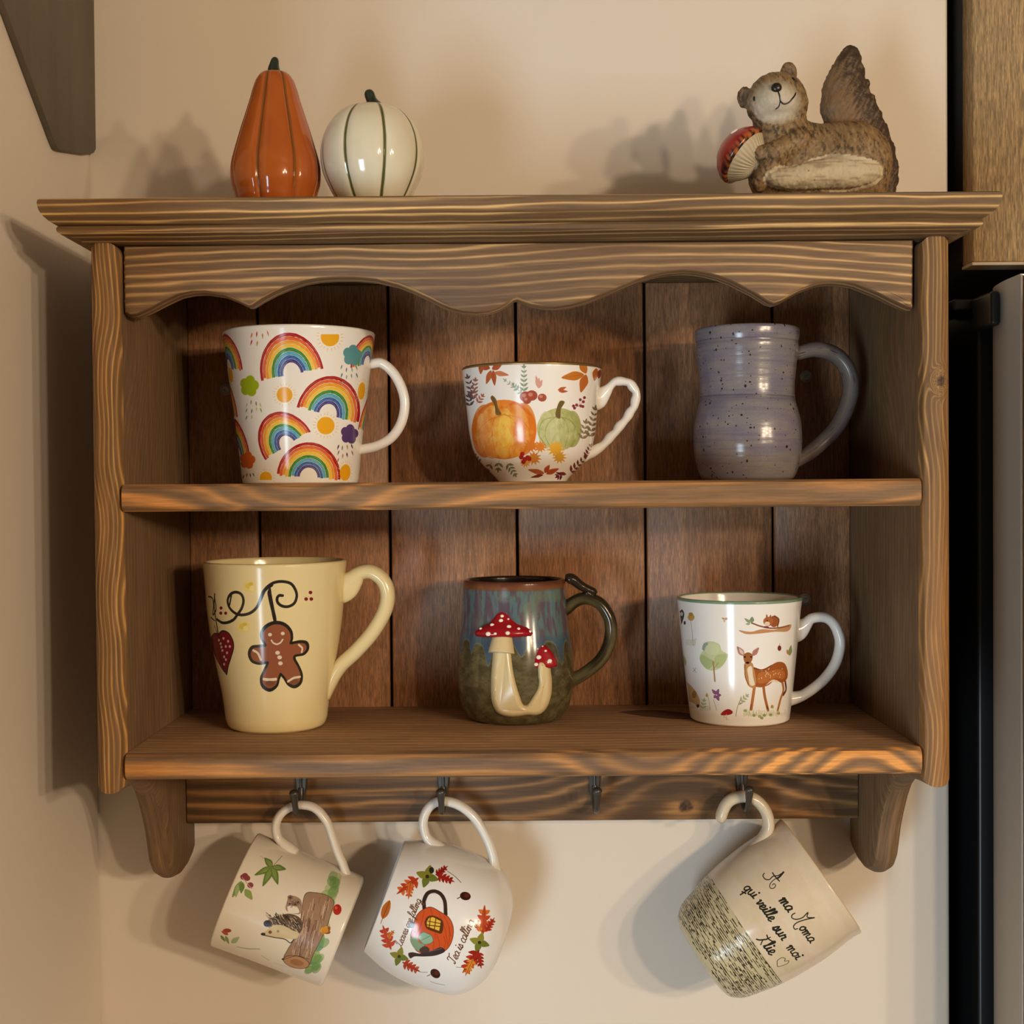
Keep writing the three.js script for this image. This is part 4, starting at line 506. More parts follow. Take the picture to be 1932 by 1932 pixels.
// hedgehog mug
{
  const H = 0.0848, rot = 1.185, outer = smoothProfile([[0.0395, 0.0006], [0.0408, 0.0016], [0.0413, 0.005], [0.0416, 0.03], [0.0420, 0.06], [0.0427, H]]);
  const D = new Decor(outer, H, '#ece4d4', { ox: 380, oy: 1450, zs: 4.494, pos: [-0.1258, -0.3245, HZ], rot });
  const gr = '#6f8a44', dk = '#2e2620', R = rng(41);
  for (const [x, y, w] of [[520, 780, 26], [440, 920, 26], [510, 1015, 30], [640, 1000, 30], [705, 875, 24]]) { D.leaf(592, 850, x, y, w, gr); D.leaf(592, 850, lerp(592, x, 0.8), lerp(850, y, 0.8), w * 0.45, '#93a95e'); D.line([[592, 850], [x, y]], '#4f6a34', 3); } D.line([[592, 850], [630, 810], [665, 772]], '#6b5a4a', 4); D.line([[545, 800], [485, 765]], '#a98a80', 3);
  for (const [x, y] of [[345, 935], [378, 945], [405, 1005], [360, 925]]) D.ell(x, y, 26, 24, '#8f4148'); D.leaf(330, 970, 250, 1110, 24, '#7e9a50'); D.leaf(340, 980, 325, 1075, 22, gr); D.leaf(360, 1040, 420, 1130, 30, '#8fa65a'); D.leaf(300, 1000, 280, 1110, 18, '#9db276'); D.line([[335, 940], [395, 1010], [420, 1035]], '#c7a0a0', 6);
  D.ell(205, 1395, 36, 18, '#a2402e'); D.leaf(215, 1430, 155, 1400, 14, '#b4513a'); D.leaf(190, 1440, 220, 1510, 14, '#7f9a5c'); D.leaf(240, 1500, 310, 1450, 22, '#a3b385'); D.leaf(150, 1435, 190, 1490, 12, '#6f8a4a'); D.line([[290, 1535], [380, 1550], [480, 1552]], '#a9b08e', 12); D.line([[500, 1610], [560, 1650]], '#b9b29a', 8); D.line([[600, 1670], [700, 1700], [780, 1720]], '#c2bda6', 6);
  // moss and grass strip by the log
  for (let i = 0; i < 70; i++) { const t = R(), x = lerp(1100, 930, t) + 90 * (R() - 0.5), y = lerp(960, 1760, t) + 40 * (R() - 0.5); D.c.globalAlpha = 0.55; D.ell(x, y, 26 + 16 * R(), 34 + 26 * R(), ['#8fb060', '#6f9a58', '#a8bf7a', '#5f9070'][(R() * 4) | 0], R()); } D.c.globalAlpha = 1;
  const log = [[880, 1075], [960, 1070], [1060, 1095], [1112, 1140], [1085, 1270], [1040, 1400], [985, 1510], [930, 1620], [900, 1690], [690, 1640], [720, 1560], [780, 1460], [830, 1320], [845, 1200]];
  D.blob(log, '#a5846c', '#5d4a3e', 5); for (let i = 0; i < 90; i++) { const t = R(), s = R(), x0 = lerp(lerp(890, 1095, s), lerp(740, 905, s), t), y0 = lerp(1100, 1600, t); D.line([[x0, y0], [x0 - 16, y0 + 50 + 60 * R()]], ['#6b5548', '#c7a88c', '#8a6a56', '#d2b7a0'][(R() * 4) | 0], 4 + 3 * R()); }
  D.ell(795, 1665, 112, 52, '#c08f66', 0.22, '#5a4030', 6); D.ell(800, 1668, 60, 26, '#a8744e', 0.22); D.line([[690, 1640], [800, 1612], [900, 1640]], '#4a382e', 5); D.ell(680, 1640, 10, 8, dk);
  D.ell(1145, 1215, 36, 46, '#b8291e', 0.1); D.ell(1135, 1200, 12, 14, '#d9604a'); for (let i = 0; i < 12; i++) D.ell(990 + 80 * R(), 1390 + 50 * (R() - 0.5), 18, 16, ['#d08a2e', '#b86a28', '#e0a640', '#8a5a2a'][i % 4]); D.ell(1045, 1390, 24, 24, '#d9963a');
  // mouse-like friend and the hedgehog
  D.blob([[730, 1110], [765, 1095], [830, 1125], [845, 1180], [830, 1250], [740, 1240], [705, 1210], [715, 1150]], '#a88c78'); D.ell(745, 1110, 24, 20, '#8a6e5c'); D.ell(745, 1112, 12, 10, '#5d4438'); for (const [x, y] of [[740, 1165], [785, 1170], [810, 1150]]) D.ell(x, y, 9, 7, dk); D.blob([[725, 1180], [800, 1190], [820, 1240], [730, 1235]], '#efe6d6'); for (let i = 0; i < 20; i++) D.line([[720 + 110 * R(), 1120 + 60 * R()], [715 + 120 * R(), 1150 + 50 * R()]], '#6e5646', 3);
  D.blob([[560, 1300], [640, 1270], [740, 1250], [830, 1290], [850, 1370], [800, 1430], [720, 1370], [620, 1340], [560, 1350]], '#6a5646'); for (let i = 0; i < 150; i++) { const x = 560 + 280 * R(), y = 1265 + 120 * R() + (x - 560) * 0.12; D.line([[x, y], [x - 10 - 26 * R(), y - 22 - 18 * R()]], ['#2e2620', '#4e4034', '#c9b79a', '#7a6858'][(R() * 4) | 0], 5); }
  D.blob([[500, 1428], [540, 1395], [600, 1350], [680, 1350], [760, 1390], [820, 1420], [790, 1465], [690, 1460], [580, 1445]], '#d9c79a'); D.ell(548, 1335, 32, 28, dk); D.ell(572, 1408, 14, 14, '#7a4a2a'); D.ell(640, 1400, 12, 12, '#a58a5a'); D.ell(512, 1425, 20, 12, dk); D.line([[500, 1430], [600, 1452], [700, 1470], [745, 1500], [775, 1470]], dk, 8);
  const pts = [[0.0345, 0.0585], [0.0385, 0.0640], [0.0418, 0.0692], [0.0458, 0.0742], [0.0532, 0.0782], [0.0625, 0.0786], [0.0720, 0.0735], [0.0784, 0.0642], [0.0800, 0.0528], [0.0740, 0.0405], [0.0650, 0.0320], [0.0565, 0.0250], [0.0480, 0.0165], [0.0410, 0.0100], [0.0360, 0.0050]];
  makeMug('off white mug with a hedgehog and a log, hanging from the leftmost hook', [-0.1258, -0.3245, HZ], rot, outer, H, glaze(D.map(), { roughness: 0.2 }), handle(pts, flare(0.0032, 0.0054, 0.13), flare(0.0046, 0.0062, 0.14)), glazeC(0xe9e1d2, { roughness: 0.2 }), { wall: 0.0026 });
}
// teapot house mug
{
  const H = 0.0908, rot = 1.204, outer = smoothProfile([[0.0250, 0.0004], [0.0300, 0.0018], [0.0362, 0.0055], [0.0440, 0.0128], [0.0485, 0.0208], [0.0506, 0.033], [0.0513, 0.0480], [0.0506, 0.0620], [0.0484, 0.0730], [0.0455, 0.0820], [0.0420, H]]);
  const D = new Decor(outer, H, '#eceae8', { ox: 660, oy: 1450, zs: 4.294, pos: [-0.0102, -0.3309, HZ], rot });
  const oak = (x, y, ang, L, f, f2) => { const c = Math.cos(ang), s = Math.sin(ang), T = (u, v) => [x + u * c - v * s, y + u * s + v * c]; for (let i = 0; i < 4; i++) { const u = L * (0.15 + i * 0.22), w = L * (0.30 - 0.03 * i); for (const k of [-1, 1]) { const [a, b] = T(u, 0), [p, q] = T(u + w * 0.6, k * w); D.leaf(a, b, p, q, L * 0.085, i % 2 ? f2 : f); } } const [a, b] = T(0, 0), [p, q] = T(L * 1.12, 0); D.leaf(a, b, p, q, L * 0.11, f); D.line([[a, b], [p, q]], '#7a2a1c', 3); };
  const holly = (x, y, r) => { for (const a of [0.3, 1.9, 3.5, 5]) D.leaf(x, y, x + Math.cos(a) * r, y + Math.sin(a) * r, r * 0.32, a > 3 ? '#8a8a34' : '#6f7a30'); D.ell(x, y, r * 0.16, r * 0.16, '#3a3020'); };
  oak(555, 900, 2.5, 200, '#c1401f', '#d96a2c'); oak(490, 930, 1.7, 130, '#d9702e', '#c9521f'); holly(625, 890, 95); oak(690, 880, -0.6, 110, '#8f2018', '#b02d1c'); oak(700, 880, 0.35, 140, '#a8261a', '#8f2018'); D.line([[790, 850], [850, 890], [900, 940]], '#4a3630', 5); D.ell(660, 840, 20, 26, '#2c2c22');
  oak(330, 1490, -1.9, 190, '#c74a30', '#b83a2a'); oak(300, 1400, -0.9, 80, '#d9803a', '#c4603a'); holly(395, 1545, 80); oak(420, 1590, 0.5, 150, '#b23424', '#c1502c'); D.line([[520, 1650], [570, 1672], [625, 1675]], '#5a4238', 4);
  oak(1075, 1370, -1.5, 220, '#c1461f', '#d4702e'); oak(1100, 1340, -1.0, 120, '#a8301e', '#b83c22'); oak(1070, 1340, -2.3, 80, '#d98a3a', '#c95a2a'); holly(1050, 1430, 85); oak(1050, 1490, 2.2, 210, '#9c2418', '#b83a20'); oak(1000, 1560, 2.0, 140, '#d98a30', '#c9641f'); oak(1040, 1500, 1.4, 130, '#a52a1c', '#8f2018'); D.line([[915, 1635], [860, 1632]], '#5a4238', 4);
  D.blob([[320, 1085], [325, 1140], [300, 1210], [262, 1235], [247, 1200], [265, 1130]], '#b9641f'); D.line([[318, 1090], [262, 1230], [245, 1275]], '#5d3418', 4);
  for (const [x, y, a] of [[935, 1050, 0.2], [690, 1685, 0.7]]) { D.ell(x, y, 44, 34, '#3a1814', a); D.ell(x + 12, y - 6, 22, 18, '#5a281c', a); D.line([[x - 40, y + 8], [x - 66, y + 20]], '#2a1a16', 6); }
  // teapot house
  D.line([[600, 1150], [600, 1080], [630, 1025], [680, 1010], [730, 1030], [765, 1085], [775, 1200]], '#35241f', 30); D.line([[600, 1120], [640, 1035], [700, 1018]], '#5a4038', 6);
  D.blob([[590, 1160], [650, 1140], [740, 1185], [800, 1225], [835, 1300], [830, 1400], [790, 1480], [720, 1520], [620, 1525], [540, 1500], [500, 1430], [490, 1370], [515, 1270], [545, 1200]], '#cd5526', '#5a2a18', 5); D.c.globalAlpha = 0.65; for (const [a, b] of [[[600, 1170], [520, 1400]], [[650, 1150], [690, 1400]], [[720, 1190], [790, 1440]], [[760, 1210], [815, 1380]], [[700, 1360], [720, 1500]], [[760, 1380], [760, 1490]], [[660, 1380], [670, 1500]], [[800, 1300], [790, 1460]]]) D.line([a, [(a[0] + b[0]) / 2 + 12, (a[1] + b[1]) / 2], b], '#a03a18', 6); D.c.globalAlpha = 1;
  D.blob([[605, 1260], [625, 1220], [670, 1210], [745, 1245], [755, 1265], [740, 1355], [690, 1345], [615, 1310]], '#5d3018'); D.poly([[620, 1258], [640, 1228], [672, 1222], [735, 1256], [722, 1335], [622, 1298]], '#e6bd45'); D.line([[612, 1285], [738, 1300]], '#5d3018', 7, false); D.line([[650, 1225], [640, 1310]], '#5d3018', 7, false); D.line([[695, 1235], [682, 1325]], '#5d3018', 7, false); D.line([[628, 1255], [738, 1275]], '#5d3018', 6, false);
  D.poly(D.smooth([[470, 1285], [490, 1262], [520, 1268], [515, 1305], [480, 1310]], true), '#3a2a24'); D.line([[490, 1370], [500, 1330], [530, 1350]], '#4a5a3a', 6);
  D.blob([[485, 1400], [530, 1380], [560, 1430], [600, 1450], [560, 1500], [520, 1480]], '#7f9a78'); D.blob([[555, 1385], [590, 1345], [625, 1355], [660, 1375], [670, 1420], [640, 1440], [600, 1445], [570, 1420]], '#8fb396', '#4f6a54', 4); D.line([[560, 1420], [650, 1375]], '#5a7a60', 4); D.blob([[560, 1490], [600, 1460], [640, 1480], [630, 1525], [570, 1510]], '#4a3226');
  D.blob([[470, 1520], [500, 1510], [560, 1520], [640, 1505], [740, 1470], [770, 1500], [700, 1535], [600, 1545], [520, 1545], [485, 1560]], '#3c2c2e'); D.line([[640, 1505], [740, 1480]], '#6a5450', 8);
  D.script('Leaves are falling', 412, 1472, 34, -1.165, '#6a4530', 0.19, 0.2, 0.88); D.script('Tea is calling', 850, 1612, 41, -1.14, '#6a4530', 0.19, 0.2, 0.9); D.line([[650, 1750], [700, 1768], [765, 1780]], '#8a8080', 7);
  const pts = [[0.0400, 0.0670], [0.0430, 0.0722], [0.0462, 0.0775], [0.0513, 0.0828], [0.0597, 0.0875], [0.0700, 0.0880], [0.0790, 0.0839], [0.0840, 0.0751], [0.0850, 0.0635], [0.0804, 0.0491], [0.0692, 0.0345], [0.0581, 0.0250], [0.0500, 0.0195], [0.0445, 0.0165]];
  makeMug('round white mug with an orange teapot house and autumn leaves', [-0.0102, -0.3309, HZ], rot, outer, H, glaze(D.map(), { roughness: 0.14 }), handle(pts, flare(0.0035, 0.0056, 0.13), flare(0.0050, 0.0066, 0.14)), glazeC(0xe6e2da), { wall: 0.0026 });
}
// handmade mug with handwriting
{
  const H = 0.1055, rot = -0.9687, outer = smoothProfile([[0.0290, 0.0004], [0.0325, 0.0016], [0.0362, 0.0055], [0.0392, 0.0105], [0.0420, 0.0210], [0.0450, 0.0340], [0.0470, 0.0470], [0.0481, 0.0600], [0.0487, 0.0740], [0.0482, 0.0880], [0.0476, 0.0980], [0.0482, H]]);
  const D = new Decor(outer, H, '#dccbb0', { ox: 1180, oy: 1450, zs: 4.025, pos: [0.137, -0.3461, HZ], rot });
  const R = rng(91), c = D.c;
  for (let i = 0; i < 900; i++) { const f = -Math.PI + R() * 6.283, y = R() * H, [x, yy] = D.wrap(f, y); c.globalAlpha = 0.05; c.fillStyle = R() > 0.5 ? '#b9a27c' : '#efe4cc'; c.beginPath(); c.ellipse(x, yy, 40 + 60 * R(), 20 + 30 * R(), 0, 0, 7); c.fill(); } c.globalAlpha = 1;
  const band = 0.040; { const [, y0] = D.wrap(0, band), [, y1] = D.wrap(0, 0.0); c.fillStyle = '#c9bc98'; c.fillRect(0, y0, D.W, y1 - y0); }
  for (let k = 0; k < 27; k++) { const y = 0.004 + (k / 27) * (band - 0.003); for (let i = 0; i < 130; i++) { const f = -Math.PI + (i / 130) * 6.283, w = 0.0002 + 0.0007 * R() * R(), yy = y + 0.0011 * (fbm(i * 0.25, k * 3.1, 301) - 0.5); if (noise(i * 0.35, k * 1.7, 303) < 0.34) continue; const [x, py] = D.wrap(f, yy); c.fillStyle = R() > 0.25 ? '#3a3428' : '#6f6546'; c.fillRect(x, py, D.W / 125, Math.max(2, w * D.ppm * 1.5)); } }
  const ink = '#2a2a20', T = (x, y) => [x * 0.5208 + 805, y * 0.5208 + 644], write = (s, x, y, size, rt = 0.95) => { const [a, b] = T(x, y); D.script(s, a, b, size * 1.08, rt, ink, 0.25, 0.16); };
  // capital A with its curls
  const L = (pts, w) => D.line(pts.map(([x, y]) => T(x, y)), ink, w);
  L([[500, 320], [480, 350], [510, 400], [570, 410], [630, 360], [700, 350], [780, 300]], 8); L([[780, 300], [720, 370], [690, 390]], 14); L([[620, 310], [660, 370], [720, 430]], 9); L([[690, 380], [620, 430], [580, 490], [590, 535], [640, 535], [665, 495], [640, 470], [620, 490]], 6);
  write('ma', 712, 715, 46, 0.93); L([[950, 905], [910, 930], [905, 970], [960, 995], [1060, 970], [1140, 895], [1130, 960], [1235, 970]], 8); L([[1235, 970], [1100, 1000], [970, 1050], [930, 1100], [950, 1140], [990, 1130]], 8); write('oma', 1005, 1125, 42, 0.93);
  write('qui', 185, 545, 42, 0.78); write('veille', 372, 745, 43, 0.94); write('sur', 615, 1125, 46, 0.92); write('moi', 822, 1410, 42, 0.92);
  L([[540, 1230], [560, 1280], [640, 1330]], 10); L([[390, 1290], [430, 1300], [540, 1290]], 11); L([[480, 1300], [450, 1370]], 8); L([[530, 1290], [590, 1260]], 8); write('lie', 478, 1400, 46, 0.85);
  L([[690, 1620], [700, 1600], [760, 1560], [810, 1575], [800, 1610], [860, 1605], [850, 1640], [760, 1680], [700, 1690], [690, 1620]], 5);
  const bump = dataTex(512, 512, (u, v, x, y) => { const yy = v / PRINT * H; let g = 150 + 30 * (fbm(u * 20, v * 14, 311) - 0.5); if (yy < band) g = 110 + 110 * (fbm(u * 40, v * 190, 313, 2) - 0.3) ; return [cl(g), cl(g), cl(g)]; }, false);
  const m = new THREE.MeshPhysicalMaterial({ map: D.map(), bumpMap: bump, bumpScale: 0.0009, roughness: 0.14 });
  const hp = [[-0.0735, 0.0680], [-0.0790, 0.0730], [-0.0835, 0.0823], [-0.0808, 0.0923], [-0.0736, 0.0988], [-0.0621, 0.1003], [-0.0520, 0.0960], [-0.0466, 0.0868], [-0.0455, 0.0770], [-0.0452, 0.0690]];
  makeMug('beige handmade mug with handwriting, hanging from the rightmost hook', [0.137, -0.3461, HZ], rot, outer, H, m, sweep(hp, (t) => 0.0043 - 0.0012 * sstep(0.8, 1, t), (t) => 0.0058 + 0.001 * t, { taperStart: 0.07, taperEnd: 0.1 }), glazeC(0xd8c8ae), { wall: 0.0034, wobble: (f, y) => 1 + 0.008 * Math.sin(f * 3 + 1) * (y / H) });
}

// ---------------------------------------------------------------- ornaments on the cornice
const CAP_TOP = 0.179;
function gourd(label, category, pos, prof, lobes, phase, depth, body, groove, gw, stemPts, stemR, name) {
  const g = thing(name, label, category, pos);
  const pr = smoothProfile(prof, 70), seg = 400, P = [], C = [], I = [];
  const top = prof[prof.length - 1][1];
  for (let i = 0; i < pr.length; i++) for (let j = 0; j <= seg; j++) {
    const f = -Math.PI + (j / seg) * Math.PI * 2, q = ((f * lobes / (2 * Math.PI) + phase) % 1 + 1) % 1, w = Math.abs(q - 0.5) * 2, e = Math.pow(w, 5);       // w = 1 in the groove
    const r = pr[i][0] * (1 - depth * e + 0.006 * Math.sin(f * 2 + pos[0] * 60)), y = pr[i][1];
    P.push(Math.sin(f) * r, y, Math.cos(f) * r);
    const dist = (1 - w) * Math.PI / lobes * pr[i][0], n = 0.8 + 0.5 * fbm(f * 5, y * 160, 401), k = sstep(gw * n, gw * 0.45 * n, dist) * (groove.fade ? groove.fade(f, y) : 1);
    const b = body(f, y), c = mix3(b, groove.c, k); C.push(...c);
  }
  for (let i = 0; i + 1 < pr.length; i++) for (let j = 0; j < seg; j++) { const a = i * (seg + 1) + j, b = a + seg + 1; I.push(a, a + 1, b, b, a + 1, b + 1); }
  const geo = new THREE.BufferGeometry(); geo.setAttribute('position', new THREE.Float32BufferAttribute(P, 3)); geo.setAttribute('color', new THREE.Float32BufferAttribute(C, 3)); geo.setIndex(I); geo.computeVertexNormals();
  mesh('body', geo, new THREE.MeshPhysicalMaterial({ vertexColors: true, roughness: 0.1 }), g);
  mesh('stem', sweep(stemPts, stemR, stemR, { n: 24, m: 16, taperEnd: 0.25 }), glazeC(new THREE.Color().setRGB(0.018, 0.028, 0.016), { roughness: 0.3 }), g);
  return g;
}
gourd('tall orange ceramic gourd with a dark green stem', 'ornament', [-0.1528, CAP_TOP, 0.15],
  [[0.0005, 0.0006], [0.017, 0.0006], [0.0215, 0.002], [0.0252, 0.0085], [0.0270, 0.0154], [0.0288, 0.0217], [0.0292, 0.0310], [0.0284, 0.0370], [0.0268, 0.0430], [0.0228, 0.0566], [0.0194, 0.0670], [0.0162, 0.0770], [0.0142, 0.0840], [0.0112, 0.0910], [0.0075, 0.0940], [0.0004, 0.0946]],
  7, 0.30, 0.10, (f, y) => mix3([0.46, 0.115, 0.018], [0.36, 0.080, 0.012], fbm(f * 3, y * 90, 411)), { c: [0.13, 0.065, 0.012], fade: (f, y) => 0.75 * sstep(0.005, 0.03, y) }, 0.0013,
  [[0, 0.0915, 0], [-0.0006, 0.0965, 0], [0, 0.1010, 0], [0.0006, 0.1046, 0]], (t) => lerp(0.0048, 0.0026, sstep(0, 0.9, t)), 'gourd');
gourd('round cream ceramic pumpkin with green lines and a dark stem', 'ornament', [-0.0894, CAP_TOP, 0.15],
  [[0.0005, 0.0006], [0.0125, 0.0006], [0.0165, 0.0022], [0.0225, 0.0085], [0.0275, 0.0165], [0.0325, 0.0278], [0.0341, 0.0390], [0.0327, 0.0500], [0.0277, 0.0605], [0.0190, 0.0686], [0.0100, 0.0715], [0.0040, 0.0712], [0.0004, 0.0705]],
  8, 0.57, 0.04, (f, y) => mix3([0.74, 0.69, 0.55], [0.66, 0.60, 0.44], fbm(f * 3, y * 90, 421)), { c: [0.085, 0.09, 0.022] }, 0.0013,
  [[0.0020, 0.0690, 0], [0.0004, 0.0740, 0], [-0.0014, 0.0790, 0], [-0.0022, 0.0830, 0]], (t) => lerp(0.0072, 0.0034, sstep(0, 0.55, t)), 'pumpkin');

// squirrel figurine, one continuous body meshed from a distance field
{
  const K = 7.754e-5, X = (zx) => (zx - 950) * K, Y = (zy) => 0.0186 + (1390 - zy) * K;
  const base = [0.2025, CAP_TOP, 0.128];
  const g = thing('squirrel_figurine', 'brown resin squirrel figurine hugging a red toadstool with its tail raised', 'figurine', base);
  const ell = (p, c, r) => { const x = (p[0] - c[0]) / r[0], y = (p[1] - c[1]) / r[1], z = (p[2] - c[2]) / r[2], k0 = Math.hypot(x, y, z), k1 = Math.hypot(x / r[0], y / r[1], z / r[2]); return k1 > 0 ? k0 * (k0 - 1) / k1 : -Math.min(...r); };
  const cap = (p, a, b, ra, rb) => { const bx = b[0] - a[0], by = b[1] - a[1], bz = b[2] - a[2], px = p[0] - a[0], py = p[1] - a[1], pz = p[2] - a[2], t = Math.max(0, Math.min(1, (px * bx + py * by + pz * bz) / (bx * bx + by * by + bz * bz))); return Math.hypot(px - bx * t, py - by * t, pz - bz * t) - lerp(ra, rb, t); };
  const smin = (a, b, k) => { const h = Math.max(0, k - Math.abs(a - b)) / k; return Math.min(a, b) - h * h * k / 4; };
  const V = (x, y, z) => [X(x), Y(y), z];
  const tail = [[1322, 150, 58], [1310, 240, 98], [1290, 350, 140], [1275, 480, 185], [1290, 620, 222], [1345, 760, 235], [1420, 900, 225], [1490, 1040, 205], [1560, 1180, 165], [1590, 1330, 130]].map(([a, b, r]) => [X(a), Y(b), r * K]);
  const tufts = [[1388, 205, 20], [1425, 320, 26], [1462, 430, 30], [1505, 555, 32], [1562, 690, 34], [1612, 830, 36], [1662, 985, 38], [1698, 1130, 36], [1706, 1270, 34], [1680, 1360, 32], [1370, 160, 24]].map(([a, b, r]) => [X(a), Y(b), r * K]);
  const TZ = -0.008, HS = 0.55;
  const sdTail = (p) => { let d = 1; const z = (p[2] - TZ) / HS; for (let i = 0; i + 1 < tail.length; i++) { const a = tail[i], b = tail[i + 1]; d = smin(d, cap([p[0], p[1], z], [a[0], a[1], 0], [b[0], b[1], 0], a[2], b[2]), 0.004); } for (const t of tufts) d = smin(d, Math.hypot(p[0] - t[0], p[1] - t[1], z * 0.9) - t[2], 0.003); return d * 0.75; };
  const sdf = (p) => {
    let d = ell(p, V(1090, 1110, 0.000), [0.0375, 0.0235, 0.0200]);                          // trunk
    d = smin(d, ell(p, V(1290, 1130, 0.004), [0.0265, 0.0250, 0.0220]), 0.0045);            // haunch
    d = smin(d, ell(p, V(1440, 1280, 0.002), [0.0125, 0.0220, 0.0180]), 0.006);
    d = smin(d, ell(p, V(720, 1000, 0.003), [0.0195, 0.0215, 0.0165]), 0.010);             // chest
    d = smin(d, ell(p, V(640, 860, 0.004), [0.0150, 0.0140, 0.0130]), 0.008);              // neck
    d = smin(d, ell(p, V(560, 1240, 0.004), [0.0120, 0.0150, 0.0150]), 0.006);
    d = smin(d, ell(p, V(1010, 1330, 0.0), [0.0420, 0.0240, 0.0170]), 0.008);               // base of the body
    // head, cheeks, muzzle, ears
    let h = ell(p, V(645, 605, 0.006), [0.0192, 0.0172, 0.0165]); h = smin(h, ell(p, V(760, 690, 0.010), [0.0098, 0.0095, 0.0110]), 0.006); h = smin(h, ell(p, V(490, 700, 0.010), [0.0085, 0.0090, 0.0095]), 0.006); h = smin(h, ell(p, V(610, 660, 0.0185), [0.0098, 0.0080, 0.0075]), 0.006);
    let e = ell(p, V(755, 380, 0.002), [0.0058, 0.0080, 0.0042]); e = Math.max(e, -ell(p, V(762, 395, 0.0068), [0.0034, 0.0054, 0.0026])); let e2 = ell(p, V(380, 570, 0.000), [0.0050, 0.0072, 0.0042]); e2 = Math.max(e2, -ell(p, V(378, 575, 0.0046), [0.0028, 0.0046, 0.0024]));
    h = smin(h, e, 0.003); h = smin(h, e2, 0.003); d = smin(d, h, 0.005);
    // arm round the toadstool, front leg, long pale hind foot
    let a = smin(cap(p, V(800, 1000, 0.0165), V(600, 1110, 0.0205), 0.0078, 0.0066), cap(p, V(600, 1110, 0.0205), V(470, 1110, 0.018), 0.0062, 0.0050), 0.003); d = smin(d, a, 0.0018);
    let l = smin(cap(p, V(640, 1130, 0.016), V(545, 1235, 0.016), 0.0070, 0.0062), cap(p, V(545, 1235, 0.016), V(470, 1350, 0.013), 0.0060, 0.0055), 0.003); d = smin(d, l, 0.0016);
    const ft = smin(ell(p, V(1130, 1290, 0.0205), [0.0270, 0.0100, 0.0085]), ell(p, V(760, 1330, 0.0200), [0.0185, 0.0072, 0.0070]), 0.008); d = smin(d, ft, 0.0014);
    d = smin(d, sdTail(p), 0.004);
    const fur = 0.0007 * (noise(p[0] * 900 + p[1] * 300, p[1] * 420 - p[0] * 200 + p[2] * 260, 501) - 0.5) + 0.0005 * (noise(p[0] * 1600, p[1] * 700 + p[2] * 700, 502) - 0.5);
    const face = Math.hypot(p[0] - X(640), p[1] - Y(650)) < 0.017 ? 0.25 : 1;
    d += fur * face;
    return Math.max(d, 0.0004 - p[1]);
  };
  const N = 148, half = 0.0725, C = [0.006, 0.0625, -0.001], mc = new MarchingCubes(N, new THREE.MeshStandardMaterial(), false, false, 400000);
  mc.isolation = 0; const h2 = N / 2;
  for (let k = 0; k < N; k++) for (let j = 0; j < N; j++) for (let i = 0; i < N; i++) {
    const p = [C[0] + ((i - h2) / h2) * half, C[1] + ((j - h2) / h2) * half, C[2] + ((k - h2) / h2) * half];
    mc.field[k * N * N + j * N + i] = Math.abs(p[2]) > 0.040 ? -0.02 : -sdf(p);
  }
  mc.update();
  const n = mc.count, pos = new Float32Array(n * 3); for (let i = 0; i < n; i++) for (let c = 0; c < 3; c++) pos[i * 3 + c] = C[c] + mc.positionArray[i * 3 + c] * half;
  let geo = new THREE.BufferGeometry(); geo.setAttribute('position', new THREE.BufferAttribute(pos, 3)); geo = mergeVertices(geo, 1e-6); geo.computeVertexNormals();
  const q = geo.attributes.position, col = new Float32Array(q.count * 3);
  for (let i = 0; i < q.count; i++) {
    const x = q.getX(i), y = q.getY(i), z = q.getZ(i), p = [x, y, z];
    const st = fbm(x * 760 + y * 380, y * 240 - x * 160 + z * 170, 511, 3), s2 = noise(x * 1500, y * 620 + z * 500, 512);
    let c = mix3([0.235, 0.140, 0.058], [0.070, 0.040, 0.016], sstep(0.46, 0.7, st)); c = mix3(c, [0.36, 0.255, 0.13], 0.6 * sstep(0.62, 0.82, s2));
    const dT = sdTail(p); if (dT < 0.0016 && (y > Y(1050) || x > X(1500))) { const u = (x - X(1290)) * 0.86 - (y - Y(600)) * 0.5, v = (x - X(1290)) * 0.5 + (y - Y(600)) * 0.86, hs = noise(u * 1300, v * 160, 521), edge = sstep(X(1180), X(1560), x + (y - Y(600)) * 0.35); c = mix3([0.19, 0.108, 0.048], [0.040, 0.020, 0.010], sstep(0.32, 0.6, 0.6 * hs + 0.5 * edge)); c = mix3(c, [0.26, 0.18, 0.11], 0.45 * sstep(0.66, 0.85, hs)); }
    const hx = (x - X(640)) / 0.0195, hy = (y - Y(615)) / 0.0185; if (hx * hx + hy * hy < 1.15 && z > -0.004) { const f = sstep(1.15, 0.5, Math.hypot((x - X(590)) / 0.0175, (y - Y(690)) / 0.0155)); c = mix3(c, mix3([0.47, 0.40, 0.30], [0.56, 0.50, 0.40], s2), f); }
    const ft = Math.min(ell(p, V(1130, 1290, 0.0205), [0.0270, 0.0100, 0.0085]), ell(p, V(760, 1330, 0.0200), [0.0185, 0.0072, 0.0070])); if (ft < 0.0022 && z > 0.0135) { const fs = noise(x * 90, y * 900, 531); c = mix3([0.56, 0.47, 0.31], [0.30, 0.22, 0.13], 0.75 * sstep(0.6, 0.8, fs)); }
    const e1 = Math.hypot((x - X(762)) / 0.0036, (y - Y(395)) / 0.006), e2 = Math.hypot((x - X(378)) / 0.0032, (y - Y(575)) / 0.005); if (Math.min(e1, e2) < 1 && z > 0.001) c = mix3(c, [0.16, 0.11, 0.07], 0.6);
    col.set(c, i * 3);
  }
  geo.setAttribute('color', new THREE.BufferAttribute(col, 3));
  mesh('body', geo, new THREE.MeshStandardMaterial({ vertexColors: true, roughness: 0.6 }), g);
